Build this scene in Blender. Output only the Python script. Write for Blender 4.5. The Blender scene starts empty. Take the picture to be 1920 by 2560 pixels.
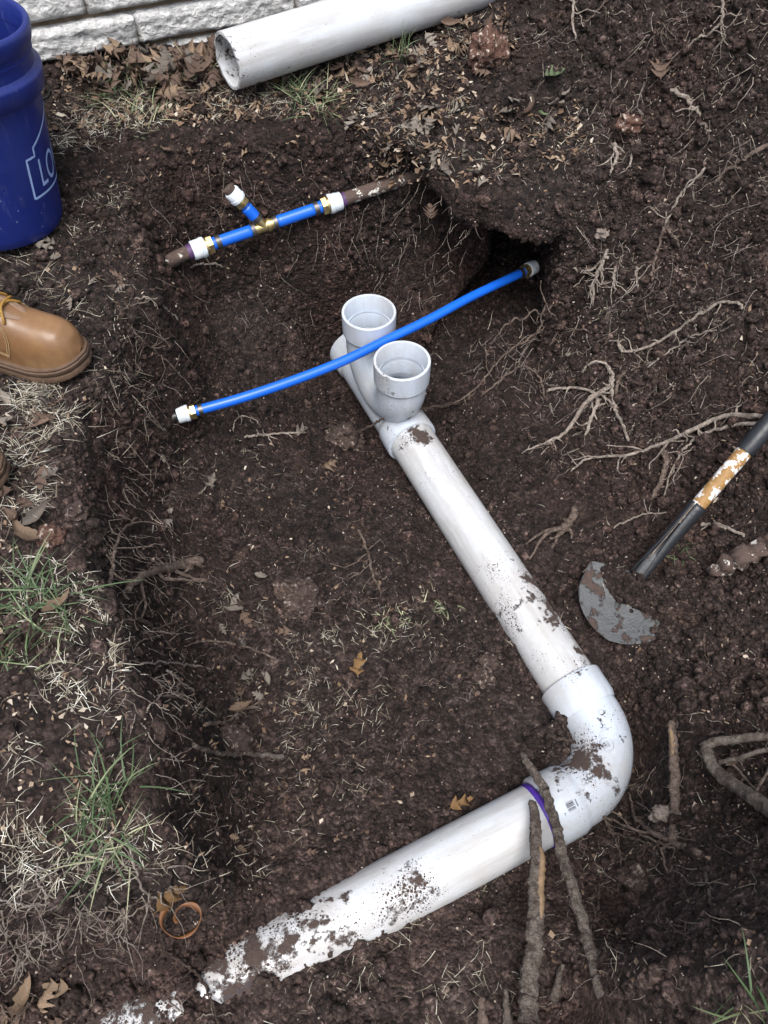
import bpy, bmesh, math, random
import numpy as np
from mathutils import Vector, Matrix, noise as mnoise

random.seed(7)
rng = np.random.default_rng(7)
SC = bpy.context.scene
COL = SC.collection
R = math.radians

# ------------------------------------------------------------------ camera, sky, sun, exposure
PITCH, FPX, CAMZ = R(55), 1900.0, 1.45
cd = bpy.data.cameras.new('camera'); cam = bpy.data.objects.new('camera', cd); COL.objects.link(cam)
cam.location = (0, 0, CAMZ); cam.rotation_euler = (R(90) - PITCH, 0, 0)
cd.sensor_fit = 'VERTICAL'; cd.sensor_height = 24; cd.lens = 24 * FPX / 2560; cd.clip_start = .02; cd.clip_end = 200
SC.camera = cam
SUN_EL, SUN_AZ = R(66), R(182)          # azimuth measured clockwise from +Y
w = bpy.data.worlds.new('World'); SC.world = w; w.use_nodes = True
nt = w.node_tree; bg = nt.nodes['Background']
sky = nt.nodes.new('ShaderNodeTexSky'); sky.sky_type = 'NISHITA'; sky.sun_disc = False
sky.sun_elevation = SUN_EL; sky.sun_rotation = SUN_AZ; sky.dust_density = 4; sky.air_density = 1.0
hs_ = nt.nodes.new('ShaderNodeHueSaturation'); hs_.inputs['Saturation'].default_value = .5
nt.links.new(sky.outputs[0], hs_.inputs['Color']); nt.links.new(hs_.outputs[0], bg.inputs['Color'])
bg.inputs['Strength'].default_value = .10
sd_ = bpy.data.lights.new('sun', 'SUN'); sd_.energy = 1.3; sd_.angle = R(34); sd_.color = (1, .98, .955)
sun = bpy.data.objects.new('sun', sd_); COL.objects.link(sun)
dv = Vector((math.sin(SUN_AZ) * math.cos(SUN_EL), math.cos(SUN_AZ) * math.cos(SUN_EL), math.sin(SUN_EL)))
sun.rotation_euler = dv.to_track_quat('Z', 'Y').to_euler(); sun.location = dv * 20
vs = SC.view_settings
vs.view_transform = 'Standard'; vs.look = 'None'; vs.gamma = 1; vs.use_curve_mapping = False; vs.exposure = 1.42

# ------------------------------------------------------------------ photograph geometry helpers
CP, SP = math.cos(PITCH), math.sin(PITCH)
def P(u, v, z):
    a = (u - 960) / FPX; t = (v - 1280) / FPX
    d = (CAMZ - z) / (SP + t * CP)
    return np.array([a * d, d * (CP - t * SP), z])
def depth(p): return p[1] * CP + (CAMZ - p[2]) * SP

# ------------------------------------------------------------------ numpy noise
def _h(ix, iy, s):
    n = (ix.astype(np.int64) * 374761393 + iy.astype(np.int64) * 668265263 + s * 1442695041) & 0xffffffff
    n = ((n ^ (n >> 13)) * 1274126177) & 0xffffffff
    return ((n ^ (n >> 16)) & 0xffff) / 65535.0
def perlin(x, y, s=0):
    ix, iy = np.floor(x), np.floor(y); fx, fy = x - ix, y - iy
    ux, uy = fx * fx * fx * (fx * (fx * 6 - 15) + 10), fy * fy * fy * (fy * (fy * 6 - 15) + 10)
    def g(dx, dy):
        a = _h(ix + dx, iy + dy, s) * 6.28318
        return np.cos(a) * (fx - dx) + np.sin(a) * (fy - dy)
    return ((g(0, 0) * (1 - ux) + g(1, 0) * ux) * (1 - uy) + (g(0, 1) * (1 - ux) + g(1, 1) * ux) * uy) * 1.4
def fbm(x, y, f, o, s=0, gain=.5):
    r = 0; a = 1
    for k in range(o):
        r = r + a * perlin(x * f, y * f, s + k * 17); f *= 2.03; a *= gain
    return r
def lumps(x, y, cell, s):
    """rounded clods: one dome for each jittered cell"""
    X, Y = x / cell, y / cell; ix, iy = np.floor(X), np.floor(Y); out = np.zeros_like(x)
    for dx in (-1, 0, 1):
        for dy in (-1, 0, 1):
            jx, jy = ix + dx, iy + dy
            px, py = jx + .1 + .8 * _h(jx, jy, s), jy + .1 + .8 * _h(jx, jy, s + 5)
            rr = .35 + .5 * _h(jx, jy, s + 9)
            d2 = ((X - px) ** 2 + (Y - py) ** 2) / (rr * rr)
            out = np.maximum(out, rr * np.sqrt(np.maximum(0, 1 - d2)) * (_h(jx, jy, s + 3) > .25))
    return out * cell
def sstep(a, b, x):
    if a > b: return 1 - sstep(b, a, x)
    t = np.clip((x - a) / (b - a), 0, 1); return t * t * (3 - 2 * t)

# ------------------------------------------------------------------ material helpers
class N:
    def __init__(s, name):
        s.m = bpy.data.materials.new(name); s.m.use_nodes = True; s.t = s.m.node_tree
        s.b = s.t.nodes['Principled BSDF']; s.c = s.add('TexCoord')
    def add(s, t, **kw):
        n = s.t.nodes.new('ShaderNode' + t)
        for k, v in kw.items(): setattr(n, k, v)
        return n
    def l(s, a, b): s.t.links.new(a, b)
    def set(s, sock, v):
        if isinstance(v, bpy.types.NodeSocket): s.l(v, sock)
        else: sock.default_value = v
    def vec(s, which='Object', scale=(1, 1, 1)):
        mp = s.add('Mapping'); s.l(s.c.outputs[which], mp.inputs[0]); mp.inputs['Scale'].default_value = scale
        return mp.outputs[0]
    def noise(s, scale, detail=6, rough=.6, vec=None, dist=0):
        n = s.add('TexNoise'); s.l(vec or s.c.outputs['Object'], n.inputs['Vector'])
        n.inputs['Scale'].default_value = scale; n.inputs['Detail'].default_value = detail
        n.inputs['Roughness'].default_value = rough; n.inputs['Distortion'].default_value = dist
        return n.outputs['Fac']
    def voro(s, scale, feature='F1', vec=None, out='Distance'):
        n = s.add('TexVoronoi', feature=feature); s.l(vec or s.c.outputs['Object'], n.inputs['Vector'])
        n.inputs['Scale'].default_value = scale
        return n.outputs[out]
    def ramp(s, f, stops, interp='LINEAR'):
        r = s.add('ValToRGB'); r.color_ramp.interpolation = interp; e = r.color_ramp.elements
        while len(e) < len(stops): e.new(.5)
        for k, (p_, c) in enumerate(stops):
            e[k].position = p_
            e[k].color = (c, c, c, 1) if isinstance(c, (int, float)) else (*c, 1)
        s.l(f, r.inputs[0]); return r.outputs[0]
    def math(s, op, a, b=0.0, clamp=False):
        n = s.add('Math', operation=op, use_clamp=clamp); s.set(n.inputs[0], a); s.set(n.inputs[1], b); return n.outputs[0]
    def mix(s, f, a, b, mode='MIX'):
        n = s.add('Mix', data_type='RGBA', blend_type=mode)
        for k, v in ((0, f), (6, a), (7, b)):
            if isinstance(v, tuple): v = (*v, 1)
            s.set(n.inputs[k], v)
        return n.outputs[2]
    def attr(s, name):
        n = s.add('Attribute', attribute_name=name); return n.outputs['Fac']
    def bump(s, h, strength=.5, dist=.01, base=None):
        n = s.add('Bump'); n.inputs['Strength'].default_value = strength; n.inputs['Distance'].default_value = dist
        s.l(h, n.inputs['Height'])
        if base: s.l(base, n.inputs['Normal'])
        return n.outputs[0]
    def out(s, col=None, rough=None, normal=None, spec=None, metal=None):
        for k, v in (('Base Color', col), ('Roughness', rough), ('Normal', normal), ('Specular IOR Level', spec), ('Metallic', metal)):
            if v is None: continue
            if isinstance(v, tuple): v = (*v, 1)
            s.set(s.b.inputs[k], v)
        return s.m

SOIL = (.058, .037, .031)
def m_soil(name='soil', bumpy=True):
    n = N(name)
    big = n.noise(3.2, 4, .6); mid = n.noise(46, 9, .78); fine = n.noise(210, 5, .7)
    c = n.ramp(mid, [(.30, (.0085, .0063, .0058)), (.46, (.0255, .0187, .0168)), (.58, (.050, .0375, .0338)), (.72, (.140, .110, .100))])
    c = n.mix(n.ramp(big, [(.38, 0), (.64, .7)]), c, n.mix(.45, c, (.052, .029, .0235)))
    c = n.mix(n.math('MULTIPLY', n.attr('red'), .75), c, n.mix(1, c, (1.08, .80, .72), 'MULTIPLY'))
    c = n.mix(n.attr('dry'), c, n.mix(1, c, (3.3, 3.1, 3.0), 'MULTIPLY'))
    c = n.mix(n.ramp(fine, [(.34, .7), (.56, 0)]), c, (.012, .008, .007))
    for sc_, lo_, hi_ in ((62, .62, 1.5), (150, .5, 1.75)):
        vc = n.add('TexVoronoi'); n.l(n.c.outputs['Object'], vc.inputs['Vector']); vc.inputs['Scale'].default_value = sc_
        sp_ = n.add('SeparateColor'); n.l(vc.outputs['Color'], sp_.inputs[0])
        c = n.mix(1, c, n.ramp(sp_.outputs[0], [(0, lo_), (.7, 1), (1, hi_)]), 'MULTIPLY')
    c = n.mix(n.ramp(n.noise(7, 5, .6), [(.56, 0), (.72, .55)]), c, n.mix(.6, c, (.10, .058, .042)))
    # tiny pale grit with shapes of its own
    v1 = n.voro(260); g1 = n.math('MULTIPLY', n.ramp(v1, [(.10, 1), (.2, 0)]), n.ramp(n.noise(27, 3, .6), [(.52, 0), (.66, 1)]))
    c = n.mix(n.math('MULTIPLY', g1, .75), c, (.33, .27, .235))
    g2 = n.math('MULTIPLY', n.ramp(n.voro(120), [(.12, 1), (.2, 0)]), n.ramp(n.noise(19, 3, .6), [(.56, 0), (.66, 1)]))
    c = n.mix(n.math('MULTIPLY', g2, .55), c, (.26, .20, .17))
    h = n.math('ADD', n.math('ADD', n.noise(95, 8, .72), n.math('MULTIPLY', n.voro(62), -.7)), n.math('MULTIPLY', n.voro(150), -.6))
    nn = n.bump(h, 1.0, .016)
    return n.out(c, .93, nn, .25)
def m_pvc(name, tint=(.50, .525, .555), dirt=.5, rough=.36, strk=.7):
    n = N(name)
    uv = n.add('UVMap', uv_map='UVMap').outputs[0]
    mp = n.add('Mapping'); n.l(uv, mp.inputs[0]); mp.inputs['Scale'].default_value = (38, 4, 1)
    streak = n.noise(1.0, 6, .65, mp.outputs[0])
    c = n.mix(n.ramp(streak, [(.44, 0), (.64, strk)]), tint, (.33, .325, .32))
    c = n.mix(n.ramp(n.noise(7, 5, .6), [(.42, 0), (.66, .55)]), c, (.37, .35, .33))
    d = n.attr('dirt')
    # clinging soil: patches whose cover grows with the dirt attribute, plus sprayed specks
    patch = n.noise(26, 10, .68); thr = n.math('SUBTRACT', .74, n.math('MULTIPLY', d, .40))
    pm = n.math('MULTIPLY', n.math('SUBTRACT', patch, thr), 22, clamp=True)
    sp = n.voro(150); cell = n.noise(11, 3, .6)
    st = n.math('ADD', n.math('MULTIPLY', d, .5), .05)
    st = n.math('MULTIPLY', st, n.ramp(cell, [(.35, .0), (.62, 1.15)]))
    sm = n.math('MULTIPLY', n.math('SUBTRACT', st, sp), 40, clamp=True)
    sp2 = n.voro(330); sm2 = n.math('MULTIPLY', n.math('SUBTRACT', n.math('MULTIPLY', st, 1.1), sp2), 30, clamp=True); sm = n.math('MAXIMUM', sm, n.math('MULTIPLY', sm2, .8))
    mk = n.math('MAXIMUM', pm, sm)
    c = n.mix(n.math('MULTIPLY', d, n.ramp(n.noise(60, 6, .7), [(.35, 0), (.7, .55)])), c, (.27, .215, .185))
    c = n.mix(mk, c, n.mix(n.noise(120, 4, .7), (.022, .014, .012), (.085, .058, .048)))
    r = n.mix(mk, (rough,) * 3, (.95,) * 3)
    h = n.math('ADD', n.math('MULTIPLY', mk, .8), n.math('MULTIPLY', n.noise(180, 4, .7), n.math('ADD', n.math('MULTIPLY', mk, 1.0), .03)))
    return n.out(c, r, n.bump(h, .7, .004), .45)
def m_plain(name, col, rough=.5, metal=0, var=.25, scale=40, bump=.1, spec=.5, dark=None, bscale=120, which='Object'):
    n = N(name)
    d = dark or tuple(x * (1 - var) for x in col)
    c = n.mix(n.ramp(n.noise(scale, 7, .65, n.vec(which)), [(.3, 0), (.7, 1)]), d, col)
    return n.out(c, rough, n.bump(n.noise(bscale, 6, .7, n.vec(which)), bump, .004), spec, metal)
def m_leaf(name, a, b, c3):
    n = N(name)
    oi = n.add('ObjectInfo').outputs['Random']
    col = n.mix(n.ramp(n.noise(34, 6, .7), [(.3, 0), (.7, 1)]), a, b)
    col = n.mix(n.ramp(n.noise(90, 4, .7), [(.58, 0), (.68, .8)]), col, c3)
    col = n.mix(n.math('MULTIPLY', oi, .75), col, n.mix(1, col, (.36, .34, .34), 'MULTIPLY'))
    return n.out(col, .72, n.bump(n.noise(160, 5, .7), .5, .003), .3)
def m_tint(name, stops, rough=.7, spec=.25):
    n = N(name); c = n.ramp(n.attr('tint'), stops)
    c = n.mix(n.ramp(n.noise(160, 3, .6), [(.5, 0), (.75, .5)]), c, (.10, .08, .065))
    return n.out(c, rough, None, spec)
def m_root(name, a, b, dirt=.5):
    n = N(name)
    c = n.mix(n.ramp(n.noise(120, 7, .75), [(.36, 0), (.64, 1)]), a, b)
    c = n.mix(n.math('MULTIPLY', n.ramp(n.noise(48, 5, .7), [(.48, 0), (.6, 1)]), dirt), c, (.05, .034, .028))
    h = n.math('ADD', n.noise(240, 6, .75), n.math('MULTIPLY', n.voro(300), -.4))
    return n.out(c, .9, n.bump(h, 1.0, .009), .2)

M = {}
M['soil'] = m_soil()
M['pvc'] = m_pvc('old_white_pvc')
M['pvc_new'] = m_pvc('fitting_white_pvc', (.47, .53, .61), .4, .33, .35)
M['pvc_in'] = m_plain('pvc_inside', (.66, .65, .62), .45, 0, .2, 12, .05)
M['pex'] = m_plain('blue_tube', (.008, .115, .62), .34, 0, .12, 14, .03, .5)
M['brass'] = m_plain('brass', (.60, .47, .22), .32, .9, .35, 60, .12)
M['crimp'] = m_plain('crimp_steel', (.16, .15, .145), .38, .85, .5, 70, .2)
M['coupling'] = m_plain('white_coupling', (.72, .76, .78), .4, 0, .2, 60, .15, dark=(.45, .52, .58))
M['purple'] = m_plain('purple_primer', (.085, .03, .36), .45, 0, .5, 40, .05)
M['purple_dark'] = m_plain('purple_stain', (.10, .045, .14), .6, 0, .6, 60, .1)
def m_oldpipe():
    n = N('soil_caked_pipe')
    k = n.noise(46, 8, .7)
    mk = n.ramp(k, [(.56, 0), (.59, 1)])
    c = n.mix(mk, n.mix(n.noise(90, 4, .7), (.034, .023, .019), (.125, .086, .072)), (.62, .59, .54))
    return n.out(c, .8, n.bump(n.math('ADD', n.math('MULTIPLY', mk, -.6), n.noise(150, 5, .7)), .8, .004), .3)
M['oldpipe'] = m_oldpipe()
M['black'] = m_plain('black_rubber', (.018, .018, .02), .4, 0, .4, 50, .1)
def m_bucket():
    n = N('blue_bucket_plastic')
    c = n.mix(n.ramp(n.noise(5, 5, .6), [(.3, 0), (.7, 1)]), (.006, .014, .105), (.010, .022, .165))
    mp = n.vec('Object', (30, 30, 4))
    c = n.mix(n.ramp(n.noise(3.0, 8, .75, mp, .6), [(.57, 0), (.70, .55)]), c, (.075, .09, .23))
    c = n.mix(n.ramp(n.noise(16, 9, .75), [(.60, 0), (.72, .38)]), c, (.055, .06, .12))
    sp = n.math('MULTIPLY', n.ramp(n.voro(75), [(.08, 1), (.13, 0)]), n.ramp(n.noise(9, 3, .6), [(.5, 0), (.62, 1)]))
    c = n.mix(n.math('MULTIPLY', sp, .7), c, (.32, .34, .46))
    r = n.ramp(n.noise(20, 6, .6), [(.3, .3), (.7, .48)])
    return n.out(c, r, n.bump(n.noise(60, 6, .7), .12, .004), .5)
M['bucket'] = m_bucket()
M['print'] = m_plain('pale_print', (.30, .42, .72), .5, 0, .2, 50, .02)
M['ink'] = m_plain('black_ink', (.03, .03, .05), .6, 0, .4, 90, 0)
def m_leather():
    n = N('tan_nubuck')
    c = n.mix(n.ramp(n.noise(13, 6, .6), [(.3, 0), (.7, 1)]), (.15, .078, .034), (.235, .13, .058))
    c = n.mix(n.ramp(n.noise(70, 6, .7), [(.35, .45), (.65, 0)]), c, (.12, .062, .032))
    c = n.mix(n.ramp(n.noise(8, 4, .6), [(.5, 0), (.75, .4)]), c, (.25, .17, .10))
    return n.out(c, n.ramp(n.noise(22, 4, .6), [(.3, .30), (.7, .5)]), n.bump(n.noise(420, 5, .7), .18, .002), .5)
M['leather'] = m_leather()
M['collar'] = m_plain('padded_collar', (.20, .125, .08), .7, 0, .3, 60, .2)
M['sole'] = m_plain('brown_sole', (.115, .072, .047), .62, 0, .4, 55, .3, .35)
M['stitch'] = m_plain('pale_stitch', (.42, .30, .15), .7)
def m_lace():
    n = N('yellow_black_lace'); uv = n.add('UVMap', uv_map='UVMap').outputs[0]
    wv = n.add('TexWave'); mp = n.add('Mapping'); n.l(uv, mp.inputs[0]); mp.inputs['Scale'].default_value = (140, 120, 1)
    n.l(mp.outputs[0], wv.inputs[0]); wv.inputs['Scale'].default_value = 1
    return n.out(n.ramp(wv.outputs['Fac'], [(.45, (.02, .012, .008)), (.55, (.45, .24, .03))]), .7)
M['lace'] = m_lace()
def m_brick():
    n = N('white_painted_brick')
    c = n.mix(n.ramp(n.noise(14, 7, .65), [(.35, 0), (.7, 1)]), (.74, .74, .73), (.86, .86, .85))
    c = n.mix(n.ramp(n.noise(80, 6, .7), [(.6, 0), (.7, .6)]), c, (.33, .29, .24))
    c = n.mix(n.math('MULTIPLY', n.attr('grime'), n.ramp(n.noise(24, 6, .7), [(.3, .25), (.6, 1)])), c, n.mix(n.ramp(n.noise(5, 3), [(.42, 0), (.58, 1)]), (.15, .10, .07), (.085, .085, .04)))
    h = n.math('ADD', n.noise(52, 9, .68, n.vec('Object', (1, 1, 1.5)), .5), n.math('MULTIPLY', n.voro(70), .45))
    return n.out(c, .75, n.bump(h, 1.0, .030), .3)
M['brick'] = m_brick()
M['mortar'] = m_plain('dirty_mortar', (.22, .17, .12), .9, 0, .6, 40, .6, .2, (.11, .085, .055))
M['leaf_brown'] = m_leaf('leaf_brown', (.075, .048, .036), (.175, .118, .088), (.036, .024, .019))
M['leaf_tan'] = m_leaf('leaf_tan', (.17, .115, .075), (.29, .21, .145), (.08, .05, .034))
M['leaf_gold'] = m_leaf('leaf_gold', (.19, .105, .042), (.27, .16, .07), (.08, .045, .024))
M['leaf_grey'] = m_leaf('leaf_grey', (.13, .11, .092), (.27, .235, .20), (.06, .047, .038))
M['leaf_green'] = m_leaf('leaf_green', (.10, .15, .085), (.20, .25, .13), (.05, .05, .03))
M['straw'] = m_tint('dry_straw', [(0, (.12, .095, .07)), (.35, (.33, .29, .22)), (.7, (.52, .50, .42)), (1, (.66, .67, .62))])
M['litter'] = m_tint('leaf_crumbs', [(0, (.05, .032, .024)), (.4, (.15, .095, .06)), (.75, (.27, .20, .14)), (1, (.42, .37, .31))])
M['grass'] = m_tint('green_grass', [(0, (.028, .055, .020)), (.45, (.055, .095, .042)), (.7, (.15, .18, .095)), (1, (.40, .37, .25))], .55)
M['root'] = m_root('root_bark', (.09, .064, .052), (.29, .225, .185))
M['root_pale'] = m_root('root_pale', (.26, .21, .175), (.52, .45, .39), .5)
M['root_dark'] = m_root('root_dark', (.045, .032, .027), (.12, .088, .074))
M['bark'] = m_root('grey_bark', (.085, .068, .058), (.25, .21, .18), .75)
M['splitwood'] = m_plain('split_wood', (.22, .145, .08), .7, 0, .5, 60, .3)
def m_shaft():
    n = N('peeling_shovel_shaft')
    k = n.noise(46, 8, .66); mk = n.ramp(k, [(.51, 0), (.525, 1)])
    gr = n.noise(30, 6, .65, n.vec('Generated', (3, 3, .6)))
    c = n.mix(gr, (.13, .068, .032), (.40, .235, .075))
    c = n.mix(mk, c, (.66, .66, .66))
    c = n.mix(n.ramp(n.noise(90, 5, .7), [(.6, 0), (.7, .7)]), c, (.07, .045, .03))
    return n.out(c, .6, n.bump(n.math('ADD', mk, n.math('MULTIPLY', gr, .3)), .4, .002), .4)
M['shaft'] = m_shaft()
M['blackpaint'] = m_plain('worn_black_paint', (.022, .025, .03), .36, .1, .4, 30, .25, .5)
def m_steel():
    n = N('dirty_shovel_steel')
    mk = n.ramp(n.noise(26, 9, .66), [(.535, 0), (.56, 1)])
    c = n.mix(n.noise(22, 5, .6, n.vec('Object', (1, 6, 1))), (.060, .063, .066), (.11, .113, .117))
    c = n.mix(mk, c, n.mix(n.noise(90, 4, .7), (.028, .018, .015), (.09, .06, .05)))
    return n.out(c, n.mix(mk, (.45,) * 3, (.95,) * 3), n.bump(n.math('ADD', n.math('MULTIPLY', mk, 1.4), n.noise(140, 5, .7)), .8, .004), .5, n.math('MULTIPLY', n.math('SUBTRACT', 1.0, mk), .35))
M['steel'] = m_steel()
def m_clod(name, a, b, speck):
    n = N(name)
    c = n.mix(n.ramp(n.noise(40, 7, .7), [(.3, 0), (.7, 1)]), a, b)
    c = n.mix(n.ramp(n.noise(75, 5, .7), [(.56, 0), (.62, speck)]), c, (.52, .43, .37))
    return n.out(c, .92, n.bump(n.math('SUBTRACT', n.noise(90, 8, .7), n.voro(110)), .9, .008), .2)
M['clod_red'] = m_clod('red_clod', (.055, .028, .021), (.15, .085, .065), .9)
M['clod_brown'] = m_clod('brown_clod', (.026, .0175, .0150), (.095, .068, .058), .4)
M['stone'] = m_clod('grey_stone', (.14, .115, .10), (.27, .225, .195), .4)
M['curl'] = m_plain('orange_shaving', (.17, .068, .022), .55, 0, .5, 60, .1)

# ------------------------------------------------------------------ mesh helpers
LOC = {}
def empty(name, loc, label, cat, group=None):
    o = bpy.data.objects.new(name, None); COL.objects.link(o); o.location = loc; o.empty_display_size = .05
    LOC[o.name] = np.array(loc, float); tag(o, label, cat, group); return o
def tag(o, label, cat, group=None):
    o['label'] = label; o['category'] = cat
    if group: o['group'] = group
    return o
def obj(name, verts, faces, mat, parent=None, smooth=True, uv=None, attrs=None, origin=None):
    V = np.asarray(verts, float).reshape(-1, 3)
    if parent is not None: o0 = LOC[parent.name]
    elif origin is not None: o0 = np.asarray(origin, float)
    else: o0 = np.array([V[:, 0].mean(), V[:, 1].mean(), V[:, 2].min()])
    me = bpy.data.meshes.new(name); me.from_pydata((V - o0).tolist(), [], faces)
    if smooth: me.polygons.foreach_set('use_smooth', [True] * len(me.polygons))
    if uv is not None:
        l = me.uv_layers.new(name='UVMap'); a = np.asarray(uv, float)
        if len(a) == len(V):
            li = np.zeros(len(me.loops), np.int32); me.loops.foreach_get('vertex_index', li); a = a[li]
        l.data.foreach_set('uv', np.ascontiguousarray(a, np.float32).ravel())
    for k, v in (attrs or {}).items():
        at = me.attributes.new(k, 'FLOAT', 'POINT'); at.data.foreach_set('value', np.ascontiguousarray(np.broadcast_to(v, (len(V),)), np.float32))
    me.materials.append(mat)
    o = bpy.data.objects.new(name, me); COL.objects.link(o)
    LOC[o.name] = o0
    if parent is None: o.location = o0
    else: o.parent = parent; o.location = (0, 0, 0); 
    return o
def sub(name, verts, faces, mat, parent, **kw):
    """a part of a part: parent mesh has its origin in the grandparent's frame"""
    return obj(name, verts, faces, mat, parent, **kw)
def joinm(parts):
    V = []; F = []; U = []; o = 0
    for p in parts:
        v, f, u = p; V.append(np.asarray(v)); U.append(np.asarray(u)); F += [tuple(i + o for i in q) for q in f]; o += len(v)
    return np.concatenate(V), F, np.concatenate(U)
def frames(path):
    p = np.asarray(path, float); t = np.gradient(p, axis=0); t /= np.linalg.norm(t, axis=1)[:, None] + 1e-12
    n = np.array([0, 0, -1.0]); n = n - t[0] * n.dot(t[0])
    if np.linalg.norm(n) < .05: n = np.array([1.0, 0, 0]) - t[0] * t[0][0]
    n /= np.linalg.norm(n); ns = []
    for k in range(len(p)):
        n = n - t[k] * n.dot(t[k]); n /= np.linalg.norm(n); ns.append(n)
    ns = np.array(ns); return p, t, ns, np.cross(t, ns)
def sweep(path, radii, n=24, caps=True, rough=0, rs=0, flip=False):
    p, t, a, b = frames(path); m = len(p)
    r = np.full(m, radii) if np.isscalar(radii) else np.asarray(radii, float)
    th = np.linspace(0, 2 * np.pi, n + 1)[:-1]
    rr = r[:, None] * np.ones(n)
    if rough:
        ph = np.linspace(0, m * .7, m)[:, None]
        rr = rr * (1 + rough * perlin(ph + rs * 7.7, (2 * np.cos(th) + 3)[None, :] + rs, rs) + rough * .8 * perlin(ph * 2.3 + rs, (3 * np.sin(th) + 9)[None, :], rs + 3))
    V = p[:, None, :] + rr[..., None] * (np.cos(th)[None, :, None] * a[:, None, :] + np.sin(th)[None, :, None] * b[:, None, :])
    s = np.concatenate([[0], np.cumsum(np.linalg.norm(np.diff(p, axis=0), axis=1))])
    U = np.stack([np.broadcast_to(th / (2 * np.pi) * .36, (m, n)), np.broadcast_to(s[:, None], (m, n))], -1)
    F = []
    for i in range(m - 1):
        for j in range(n):
            k = (j + 1) % n; q = (i * n + j, i * n + k, (i + 1) * n + k, (i + 1) * n + j)
            F.append(q[::-1] if flip else q)
    V = V.reshape(-1, 3); U = U.reshape(-1, 2)
    if caps:
        F.append(tuple(range(n))[::-1]); F.append(tuple(range((m - 1) * n, m * n)))
    return V, F, U
def lathe(prof, base, axis, n=40, close=False):
    """prof: list of (radius, distance along axis)"""
    ax = np.asarray(axis, float); ax = ax / np.linalg.norm(ax)
    e = np.array([0, 0, -1.0]) if abs(ax[2]) < .9 else np.array([0, 1.0, 0])
    e1 = e - ax * e.dot(ax); e1 /= np.linalg.norm(e1); e2 = np.cross(ax, e1)
    th = np.linspace(0, 2 * np.pi, n + 1)[:-1]; V = []; U = []; F = []; acc = 0; last = None
    for (r, h) in prof:
        if last: acc += math.hypot(r - last[0], h - last[1])
        last = (r, h)
        V += [np.asarray(base) + ax * h + r * (math.cos(q) * e1 + math.sin(q) * e2) for q in th]
        U += [(q / (2 * math.pi) * .36, acc) for q in th]
    m = len(prof)
    for i in range(m - 1 if not close else m):
        i2 = (i + 1) % m
        for j in range(n):
            k = (j + 1) % n; F.append((i * n + j, i * n + k, i2 * n + k, i2 * n + j))
    return np.array(V), F, np.array(U)
def smooth_path(pts, k=6):
    """Catmull-Rom through the points"""
    p = np.asarray(pts, float)
    if len(p) < 3: 
        t = np.linspace(0, 1, k + 1)[:, None]; return p[0] * (1 - t) + p[-1] * t
    q = np.vstack([2 * p[0] - p[1], p, 2 * p[-1] - p[-2]]); out = []
    for i in range(1, len(q) - 2):
        for t in np.linspace(0, 1, k, endpoint=False):
            out.append(.5 * (2 * q[i] + (q[i + 1] - q[i - 1]) * t + (2 * q[i - 1] - 5 * q[i] + 4 * q[i + 1] - q[i + 2]) * t * t + (3 * q[i] - q[i - 1] - 3 * q[i + 1] + q[i + 2]) * t ** 3))
    out.append(p[-1]); return np.array(out)

# ------------------------------------------------------------------ the drain line in plan
A2 = np.array([.0707, 1.229]); U1 = np.array([.431, -.902]); U1 = U1 / np.linalg.norm(U1)
U2 = np.array([-.902, -.431]); U2 = U2 / np.linalg.norm(U2)
S_I = .8914; I2 = A2 + U1 * S_I
def ax1(s, z=0.0): q = A2 + U1 * s; return np.array([q[0], q[1], z])
def ax2(r, z=0.0): q = I2 + U2 * r; return np.array([q[0], q[1], z])

BR = .117
C0 = I2 - U1 * BR + U2 * BR
# ------------------------------------------------------------------ terrain
def tps(pts):
    p = np.array(pts, float); n = len(p); d = np.linalg.norm(p[:, None, :2] - p[None, :, :2], axis=2)
    K = np.where(d > 0, d * d * np.log(d + 1e-12), 0) + np.eye(n) * 2e-4
    Q = np.hstack([np.ones((n, 1)), p[:, :2]]); Amat = np.block([[K, Q], [Q.T, np.zeros((3, 3))]])
    w_ = np.linalg.solve(Amat, np.concatenate([p[:, 2], np.zeros(3)]))
    def f(x, y):
        r = w_[n] + w_[n + 1] * x + w_[n + 2] * y
        for i in range(n):
            d2 = (x - p[i, 0]) ** 2 + (y - p[i, 1]) ** 2 + 1e-12
            r = r + w_[i] * .5 * d2 * np.log(d2)
        return r
    return f
mound = [tuple(P(*q)) for q in [(1300, 300, .54), (1500, 420, .47), (1540, 330, .53), (1700, 300, .60), (1900, 150, .74), (1310, 110, .64), (1500, 100, .67), (1700, 20, .76), (1250, 220, .58), (1900, 430, .56), (1600, 560, .42), (1700, 480, .48)]] + [(1.2, 1.6, .75), (1.2, 2.2, .9), (.6, 2.4, .85), (1.4, 1.2, .55), (.3, 2.3, .60)]
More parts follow.
